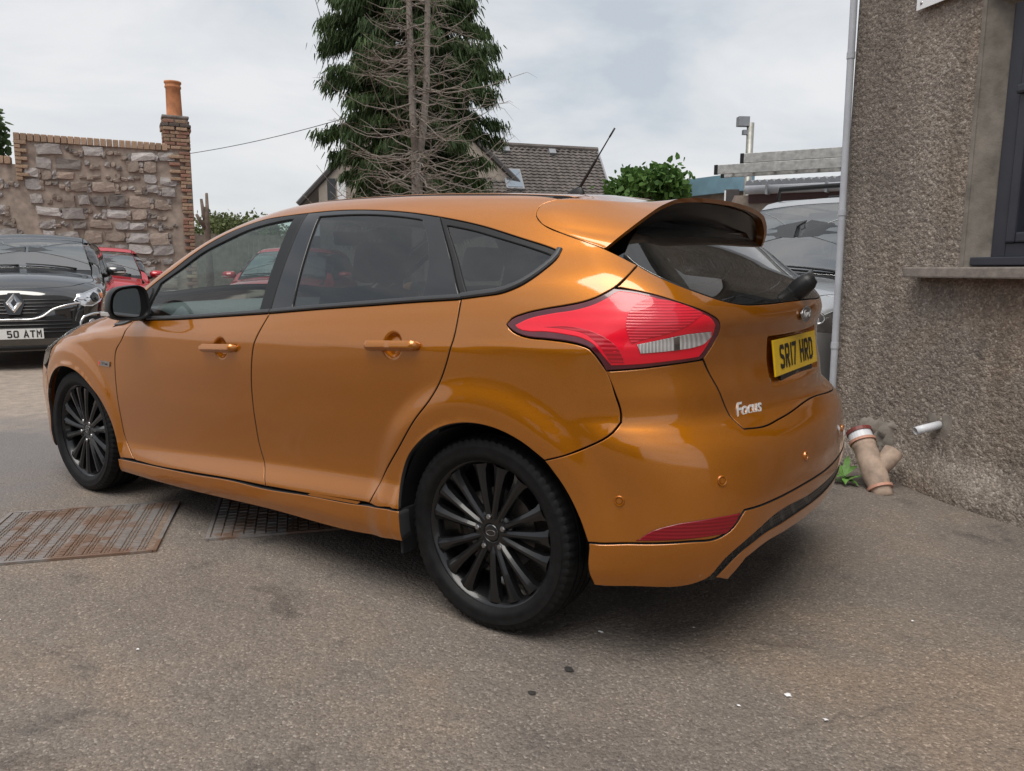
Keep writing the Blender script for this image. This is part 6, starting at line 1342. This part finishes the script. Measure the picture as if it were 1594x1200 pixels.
def strip_leaves(bases, dirs, L, w, droop, nseg=2):
    """drooping sprays: each a tapering strip, returns V,F"""
    n = len(bases); d = dirs/np.linalg.norm(dirs, axis=1, keepdims=True); s = np.cross(d, npr.normal(size=(n,3))); s /= np.linalg.norm(s, axis=1, keepdims=True)
    V = []; 
    for i in range(nseg+1):
        t = i/nseg; c = bases+d*(L*t)[:,None]; c[:,2] -= droop*t*t; ww = w*(1.0 if i == 0 else (1.15 if i < nseg else .25)); V += [c-s*ww[:,None], c+s*ww[:,None]]
    V = np.stack(V, 1).reshape(-1,3); k = 2*(nseg+1); o = np.arange(n)*k
    F = np.concatenate([np.stack([o+2*i,o+2*i+1,o+2*i+3,o+2*i+2],1) for i in range(nseg)]); return V, F
# living conifer
TC = Vector((12.25,-12.15,0)); tr = thing('conifer_tree', 'tall dark green conifer with drooping sprays behind the dead tree', 'tree', tuple(TC))
MB().tube([(0,0,0),(.03,.02,3),(0,.03,6),(0,0,11.6)], [.26,.22,.17,.05], 12).build('trunk', M['bark'], tr, smooth=True)
def crownR(z): return np.interp(z, [1.6,3.2,4.2,5.2,6.1,7.2,8.4,10,11.5], [1.25,2.05,2.05,2.2,2.35,2.0,1.55,.9,.1])
limbs = MB(); bases = []; dirs = []; 
for i in range(230):
    z = 1.9+9.2*(i/230)**.9; a = i*2.39996+npr.uniform(-.3,.3); R_ = crownR(z)*npr.uniform(.55,1.12); rise = npr.uniform(.05,.35)
    end = Vector((math.cos(a)*R_, math.sin(a)*R_, z+rise*R_*.35-.10*R_)); mid = Vector((math.cos(a)*R_*.5, math.sin(a)*R_*.5, z+rise*R_*.4)); 
    if i % 2 == 0: limbs.tube([(0,0,z), mid, end], [.03,.02,.006], 5, False)
    m = int(46+88*R_)
    for q in range(m):
        t = npr.uniform(.18,1.05)**.75; p = Vector((0,0,z)).lerp(mid, min(1,t*2)) if t < .5 else mid.lerp(end, (t-.5)*2)
        for _ in range(3):
            bases.append((p.x+npr.normal()*.10, p.y+npr.normal()*.10, p.z+npr.normal()*.06-abs(npr.normal())*.10)); ang = a+npr.normal()*.9; dirs.append((math.cos(ang)*.55, math.sin(ang)*.55, -1.0+npr.normal()*.30))
limbs.build('limbs', M['bark'], tr)
bases = np.array(bases); dirs = np.array(dirs); n = len(bases); V, F = strip_leaves(bases, dirs, npr.uniform(.10,.26,n), npr.uniform(.008,.019,n), npr.uniform(0,.06,n))
tag(mobj('crown', V, F, M['conifer'], tr), kind='stuff')
# dead tree with two stems and bare curling branches
TD = Vector((9.78,-9.61,0)); td = thing('dead_tree', 'bare dead conifer with two grey stems and curling leafless branches', 'tree', tuple(TD))
MB().tube([(0,0,0),(.01,0,1.8),(0,.0,3.0),(.02,.02,3.6)], [.16,.13,.115,.09], 12).build('trunk', M['deadwood'], td, smooth=True)
stems = [[(.0,.01,3.4),(.05,.05,4.4),(.07,.06,5.6),(.10,.08,7.2),(.12,.08,10)], [(.02,.0,3.2),(-.10,-.09,4.0),(-.17,-.15,5.0),(-.22,-.18,7.2),(-.24,-.2,9.6)]]
for st in stems: MB().tube(st, [.085,.075,.068,.055,.02], 10).build('stem', M['deadwood'], td, smooth=True)
lat = Vector((_r.x,_r.y,0)).normalized(); dep_ = Vector((_f.x,_f.y,0)).normalized()
br = MB(); tw = MB(); rr_ = random.Random(9)
def spl_pt(st, z):
    for a, b in zip(st[:-1], st[1:]):
        if a[2] <= z <= b[2]: t = (z-a[2])/(b[2]-a[2]); return Vector(a).lerp(Vector(b), t)
    return Vector((0,0,z))
for i in range(185):
    z = 2.3+5.6*rr_.random()**1.35; st = stems[i % 2] if z > 3.4 else None; p = spl_pt(st, z) if st else Vector((0,0,z))
    a = rr_.uniform(0,2*math.pi); d = Vector((math.cos(a), math.sin(a), 0)); Lb = rr_.uniform(.8,2.0)*(1.15 if z < 5 else .8); sag = rr_.uniform(-.35,.75); up_ = rr_.uniform(-.1,.7); pts = [p]
    side_v = d.cross(Vector((0,0,1))); wig = rr_.uniform(-.5,.5)
    for k in range(1,9):
        t = k/8; pts.append(p+d*(Lb*t)+side_v*(wig*Lb*t*t+.07*rr_.uniform(-1,1))+Vector((0,0,-sag*math.sin(t*math.pi*.75)*Lb*.5+up_*t*t*t*Lb*.6+.03*rr_.uniform(-1,1))))
    br.tube(pts, [.016*(1-.85*k/8)+.002 for k in range(9)], 5, False)
    for q in range(7):
        t = rr_.uniform(.25,1); k = min(7,int(t*8)); b0 = pts[k].lerp(pts[k+1], t*8-k if t < 1 else 0); a2 = a+rr_.choice((-1,1))*rr_.uniform(.4,1.3); d2 = Vector((math.cos(a2), math.sin(a2), rr_.uniform(-.5,.3))); L2 = rr_.uniform(.18,.55)
        tw.tube([b0, b0+d2*L2*.5+Vector((0,0,.03)), b0+d2*L2+Vector((0,0,rr_.uniform(-.15,.1)))], [.006,.004,.0015], 3, False)
br.build('branches', M['deadwood'], td, smooth=True); tag(tw.build('twigs', M['twig'], td), kind='stuff')
# leafy shrubs: clumps of small leaves
def shrub(name, label, c, rad, n, mat, group=None, seed=1, leafL=(.06,.13)):
    r = np.random.RandomState(seed); T = thing(name, label, 'shrub', c, 0, group); cl = []
    for k in range(26):
        d = r.normal(size=3); d /= np.linalg.norm(d); d[2] = abs(d[2])*.9-.1; cl.append(d*np.array(rad)*r.uniform(.35,.95))
    cl = np.array(cl); idx = r.randint(0,26,n); b = cl[idx]+r.normal(size=(n,3))*np.array(rad)*.17; b[:,2] += rad[2]*.5; b[:,2] = np.maximum(b[:,2], .05)
    d = r.normal(size=(n,3))+b/np.array(rad)*.8; V, F = strip_leaves(b, d, r.uniform(*leafL,n), r.uniform(leafL[0]*.28,leafL[1]*.36,n), r.uniform(0,.03,n)); tag(mobj('foliage', V, F, mat, T), kind='stuff')
    MB().tube([(0,0,-c[2]),(0,0,.2)], [.10,.05], 8).build('stem', M['bark'], T); return T
shrub('leafy_shrub', 'bright green leafy shrub between the tiled roof and the flat roofed building', (4.46,-9.75,2.30), (.66,.60,.52), 5200, M['bush'], None, 3)
shrub('leafy_shrub', 'pale scrubby hedge growing behind the board fence by the stone wall', (19.6,-12.2,1.9), (1.5,1.6,.75), 4200, M['hedge'], None, 8)
shrub('leafy_shrub', 'dark evergreen treetop rising behind the low end of the stone wall', (22.6,-5.6,3.2), (1.1,1.1,1.9), 4200, M['conifer'], None, 4, (.1,.22))
# stump and fence beyond the wall
ds = thing('dead_stump', 'forked bare stump standing beside the brick end of the stone wall', 'tree stump', (16.62,-9.05,0)); MB().tube([(0,0,0),(.02,0,1.6),(0,.03,2.5),(.03,.05,2.75)], [.11,.09,.08,.06], 9).build('trunk', M['bark'], ds, smooth=True)
for (x,y,z1,z2) in ((.0,.14,2.45,2.95),(.12,-.10,2.5,3.12),(.0,.3,2.3,2.55)): MB().tube([(.01,.02,z1-.15),(x*.7,y*.7,z1+.1),(x,y,z2)], [.06,.05,.035], 8).build('limb', M['bark'], ds, smooth=True)
fn = thing('board_fence', 'weathered grey board fence beyond the brick end of the stone wall', 'fence', (17.9,-9.9,0)); M['fence'] = plain('weathered_fence', (.15,.125,.105), .9, 0, .3, 8)
for i in range(26):
    p = Vector((-.62,-.78,0)).normalized()*(i*.1425-.6); bx = MB().box((p.x,p.y,1.06+.015*((i*7)%3)), (.14,.025,2.1), Matrix.Rotation(math.radians(51.5),3,'Z')); bx.build('board', M['fence'], fn)
# ---------------------------------------------------------------- house behind the trees
hs_ = thing('tiled_house', 'house with steep brown tiled roof and skylight behind the conifers', 'house', (14.6,-18.6,0)); HO = Vector(hs_.location)
M['tile'] = plain('brown_concrete_tiles', (.105,.092,.085), .85, 0, .35, 3, bmp=.4, bscale=30); M['house_wall'] = plain('buff_harl', (.33,.29,.25), .9, 0, .15, 6, bmp=.3, bscale=60); M['fascia'] = plain('dark_fascia', (.05,.045,.045), .6); M['slate_lead'] = plain('lead_flashing', (.22,.23,.25), .6)
def tiled(name, A, Bp, Cp, D, course, tilew, parent, seed):
    """tile slope A(ridge start) B(ridge end) C(eave end) D(eave start): overlapping courses of single tiles"""
    A, Bp, Cp, D = map(Vector, (A,Bp,Cp,D)); nrm = (Bp-A).cross(D-A).normalized(); nrm = nrm if nrm.z > 0 else -nrm; L = ((D-A).length+(Cp-Bp).length)/2; k = int(L/course); r = random.Random(seed); o_ = MB()
    for c in range(k):
        t0, t1 = c/k, (c+1.12)/k; a0 = A.lerp(D,t0); b0 = Bp.lerp(Cp,t0); a1 = A.lerp(D,min(1,t1)); b1 = Bp.lerp(Cp,min(1,t1)); m = max(1,int((b0-a0).length/tilew))
        for i in range(m):
            u0, u1 = i/m, (i+1)/m; h = r.uniform(-.004,.004); um = (u0*.62+u1*.38); e = .022
            tp = [a0.lerp(b0,u0), a0.lerp(b0,um), a0.lerp(b0,u1)]; bt = [a1.lerp(b1,u0), a1.lerp(b1,um), a1.lerp(b1,u1)]
            v = [tp[0]+nrm*.002, tp[1]+nrm*.03, tp[2]+nrm*.002, bt[0]+nrm*(.034+h), bt[1]+nrm*(.075+h), bt[2]+nrm*(.034+h), bt[0]+nrm*.0, bt[1]+nrm*.0, bt[2]+nrm*.0]
            o_.add([q-HO for q in v], [(0,1,4,3),(1,2,5,4),(3,4,7,6),(4,5,8,7)])
    tag(o_.build(name, M['tile'], parent, fix=False), kind='stuff')
RA = (15.6,-17.9,5.45); RB = (12.254,-21.946,5.43); RC = (11.1,-20.95,3.70); RD = (14.4,-16.9,3.70)
tiled('roof_tiles', RA, RB, RC, RD, .155, .21, hs_, 3)
def hq(name, pts, mat, par=hs_): return MB().add([Vector(p)-HO for p in pts], [tuple(range(len(pts)))]).build(name, mat, par, fix=False)
hq('wall', [RC,RD,(14.4,-16.9,0),(11.1,-20.95,0)], M['house_wall']); hq('wall', [RB,RC,(11.1,-20.95,0),(13.4,-23.0,0),(13.4,-23.0,3.7)], M['house_wall'])
hq('rear_slope', [RA,RB,(13.4,-23,3.7),(16.8,-18.9,3.7)], M['tile'])
MB().tube([Vector(RA)-HO+Vector((0,0,.03)), Vector(RB)-HO+Vector((0,0,.03))], .10, 8).build('ridge', M['tile'], hs_); MB().tube([Vector(RB)-HO, Vector(RC)-HO], .05, 6).build('verge', M['slate_lead'], hs_)
# gabled part with apex behind the tree
AP = Vector((15.9,-16.3,7.25)); GL = Vector((18.75,-13.75,3.25)); GR = Vector((13.3,-18.6,4.0)); bk_ = Vector((4.6,-4.4,0))
hq('gable_wall', [AP-Vector((0,0,.15)),GL+Vector((-.5,-.45,.55)),(18.3,-14.2,0),(13.5,-18.5,0),GR], M['house_wall'])
hq('gable_slope', [AP,GL,GL+bk_,AP+bk_], M['tile']); hq('gable_slope', [AP,GR,GR+bk_,AP+bk_], M['tile'])
for e in (GL,GR): MB().tube([AP-HO, e-HO], .10, 6).build('barge_board', M['fascia'], hs_)
hq('gable_window', [(17.75,-14.12,4.05),(17.55,-14.3,4.05),(17.55,-14.3,2.9),(17.75,-14.12,2.9)], M['black_gloss']); hq('white_panel', [(17.5,-14.32,3.95),(17.3,-14.5,3.95),(17.3,-14.5,2.9),(17.5,-14.32,2.9)], M['white_sign'])
# skylight and vents on the slope
sn = (Vector(RB)-Vector(RA)).cross(Vector(RD)-Vector(RA)).normalized(); sn = sn if sn.z > 0 else -sn; su = (Vector(RB)-Vector(RA)).normalized(); sv = sn.cross(su); sv = sv if sv.z > 0 else -sv
RS = Matrix((su,sv,sn)).transposed()
def onroof(name, u, t, d, mat, par=hs_, lift=.08):
    p = Vector(RA).lerp(Vector(RB),u).lerp(Vector(RD).lerp(Vector(RC),u),t); mb = MB().box((0,0,lift), d); mb.v = [tuple(p-HO+RS @ Vector(q)) for q in mb.v]; return mb.build(name, mat, par)
sk_ = onroof('skylight', .34,.76,(.62,.95,.10), M['slate_lead']); M['sky_pane'] = plain('skylight_glass', (.35,.40,.45), .03, .8, .05); onroof('pane', .34,.76,(.50,.82,.02), M['sky_pane'], sk_, .135)
onroof('roof_vent', .34,.12,(.24,.22,.10), M['slate_lead']); onroof('roof_vent', .66,.12,(.24,.22,.10), M['slate_lead'])
# ---------------------------------------------------------------- flat roofed building with blue fascia
fb_ = thing('flat_roof_building', 'low brown harled building with pale blue fascia beyond the car', 'building', (4.0,-10.8,0)); FO = Vector(fb_.location)
M['blue_fascia'] = plain('pale_blue_fascia', (.16,.27,.34), .5, 0, .15, 4); M['far_harl'] = plain('far_harling', (.27,.225,.19), .95, 0, .25, 10, bmp=.4, bscale=70)
def fbx(name, a, b, z0, z1, th, mat, par, org):
    a, b = Vector((*a,0)), Vector((*b,0)); d = (b-a); mb = MB().box((0,0,0), (d.length,th,z1-z0), Matrix.Rotation(math.atan2(d.y,d.x),3,'Z')); c = (a+b)/2+Vector((0,0,(z0+z1)/2))-Vector(org); mb.v = [(p[0]+c.x,p[1]+c.y,p[2]+c.z) for p in mb.v]; return mb.build(name, mat, par)
fbx('wall', (5.2,-11.26), (2.9,-10.35), 0, 2.56, .25, M['far_harl'], fb_, FO)
fbx('fascia', (5.25,-11.18), (4.06,-10.71), 2.50, 2.80, .30, M['blue_fascia'], fb_, FO); fbx('fascia', (4.04,-10.70), (2.86,-10.235), 2.50, 2.80, .30, M['blue_fascia'], fb_, FO)
MB().add([Vector(p)-FO for p in ((5.2,-11.26,2.79),(2.86,-10.3,2.79),(4.2,-14.5,2.79),(6.5,-15.4,2.79))], [(0,1,2,3)]).build('flat_roof', M['slate_lead'], fb_, fix=False)
# store with gutter
st_ = thing('harled_store', 'grey streaked harled store with corrugated roof and grey gutter', 'building', (1.2,-8.2,0)); SO = Vector(st_.location)
fbx('wall', (2.12,-8.10), (-1.6,-8.55), 0, 2.22, .25, M['far_harl'], st_, SO); fbx('wall', (2.2,-8.05), (3.2,-10.6), 0, 2.22, .25, M['far_harl'], st_, SO)
M['fascia_red'] = plain('dark_red_fascia', (.07,.035,.035), .7); fbx('fascia_board', (2.10,-7.96), (-1.6,-8.41), 2.10, 2.24, .03, M['fascia_red'], st_, SO)
g0 = Vector((2.12,-7.86,2.27))-SO; g1 = Vector((-1.6,-8.31,2.25))-SO; MB().tube([g0,g1], .06, 12).build('gutter', M['grey_pvc'], st_, smooth=True)
for t in (.08,.28,.48,.68,.9): q = g0.lerp(g1,t); MB().box((q.x,q.y,q.z), (.03,.14,.14)).build('gutter_bracket', M['grey_pvc'], st_)
for i in range(40):
    a = Vector((2.1,-7.95,2.36)).lerp(Vector((-1.6,-8.40,2.36)), i/39)-SO; MB().tube([a, a+Vector((.30,-2.6,.25))], .055, 6).build('roof_corrugation', M['slate_lead'], st_)
# pole with camera, floodlight, alarm box
pl_ = thing('lamp_pole', 'slim galvanised pole with small floodlight at its top', 'pole', (2.55,-9.25,0)); M['galv'] = plain('galvanised_steel', (.30,.30,.28), .5, .6, .2)
MB().tube([(0,0,0),(0,0,3.42)], .055, 12).build('post', M['galv'], pl_, smooth=True); MB().box((.10,.06,3.44), (.17,.12,.14), Matrix.Rotation(.7,3,'Z')).build('floodlight', M['slate_lead'], pl_); MB().box((.06,.04,3.28), (.09,.07,.07), Matrix.Rotation(.7,3,'Z')).build('camera', M['slate_lead'], pl_)
fl_ = thing('floodlight', 'small square floodlight on an arm fixed to the brown wall', 'floodlight', (3.05,-10.0,2.40)); MB().box((0,0,0), (.22,.08,.24), Matrix.Rotation(.5,3,'Z'), .01).build('housing', M['fascia'], fl_); MB().box((.024,.044,0), (.18,.02,.20), Matrix.Rotation(.5,3,'Z')).build('lens', M['white_sign'], fl_); MB().tube([(0,-.03,0),(-.15,-.1,-.02),(-.22,-.26,-.02)], .025, 8).build('arm', M['fascia'], fl_)
ab_ = MB().box((2.72,-9.98,2.36), (.17,.10,.34), Matrix.Rotation(-.37,3,'Z'), .012).build('alarm_box', plain('yellow_alarm_box', (.62,.42,.13), .5), None); tag(ab_, 'cream yellow alarm box fixed to the wall next to the pole', 'alarm box')
# overhead wires
M['wire'] = plain('overhead_wire', (.10,.10,.11), .6)
def wire(a, b, sag, label):
    a, b = Vector(a), Vector(b); o = MB().tube([a.lerp(b,t)+Vector((0,0,-sag*4*t*(1-t))) for t in np.linspace(0,1,17)], .011, 5).build('overhead_wire', M['wire'], None, smooth=True); tag(o, label, 'wire')
wire((12.95,-10.33,5.80), (16.9,-11.9,12.3), .05, 'thin overhead wire dropping steeply into the conifer')
wire((20.9,-11.15,4.68), (14.6,-12.55,5.42), .10, 'thin overhead wire running level from the conifer to the stone wall')
# ---------------------------------------------------------------- workshop added behind the camera, tall and dark for reflections in the paint
wk = thing('unseen_workshop', 'long low rendered workshop with two grey roller doors, added for reflections in the paint', 'building', (1.5,9.5,0))
M['unseen_workshop'] = plain('workshop_render', (.085,.07,.058), .9, 0, .25, 3, bmp=.3, bscale=40); M['roller'] = plain('grey_roller_door', (.20,.21,.22), .5, .2, .1)
MB().box((0,1.2,1.75), (15,2.4,3.5)).build('wall', M['unseen_workshop'], wk); MB().box((0,1.2,3.6), (15.5,3.0,.18)).build('roof_edge', M['slate_lead'], wk)
for x in (-4.2,3.4):
    for i in range(12): MB().tube([(x-1.3,-.02,.10+i*.2),(x+1.3,-.02,.10+i*.2)], .10, 6).build('roller_slat', M['roller'], wk)
for x in (-.9,.6,6.2):
    w_ = MB().box((x,-.01,1.6), (1.1,.06,1.0)).build('window', M['white_pvc'], wk); MB().box((x,-.045,1.6), (.98,.02,.88)).build('pane', M['sky_pane'], w_)
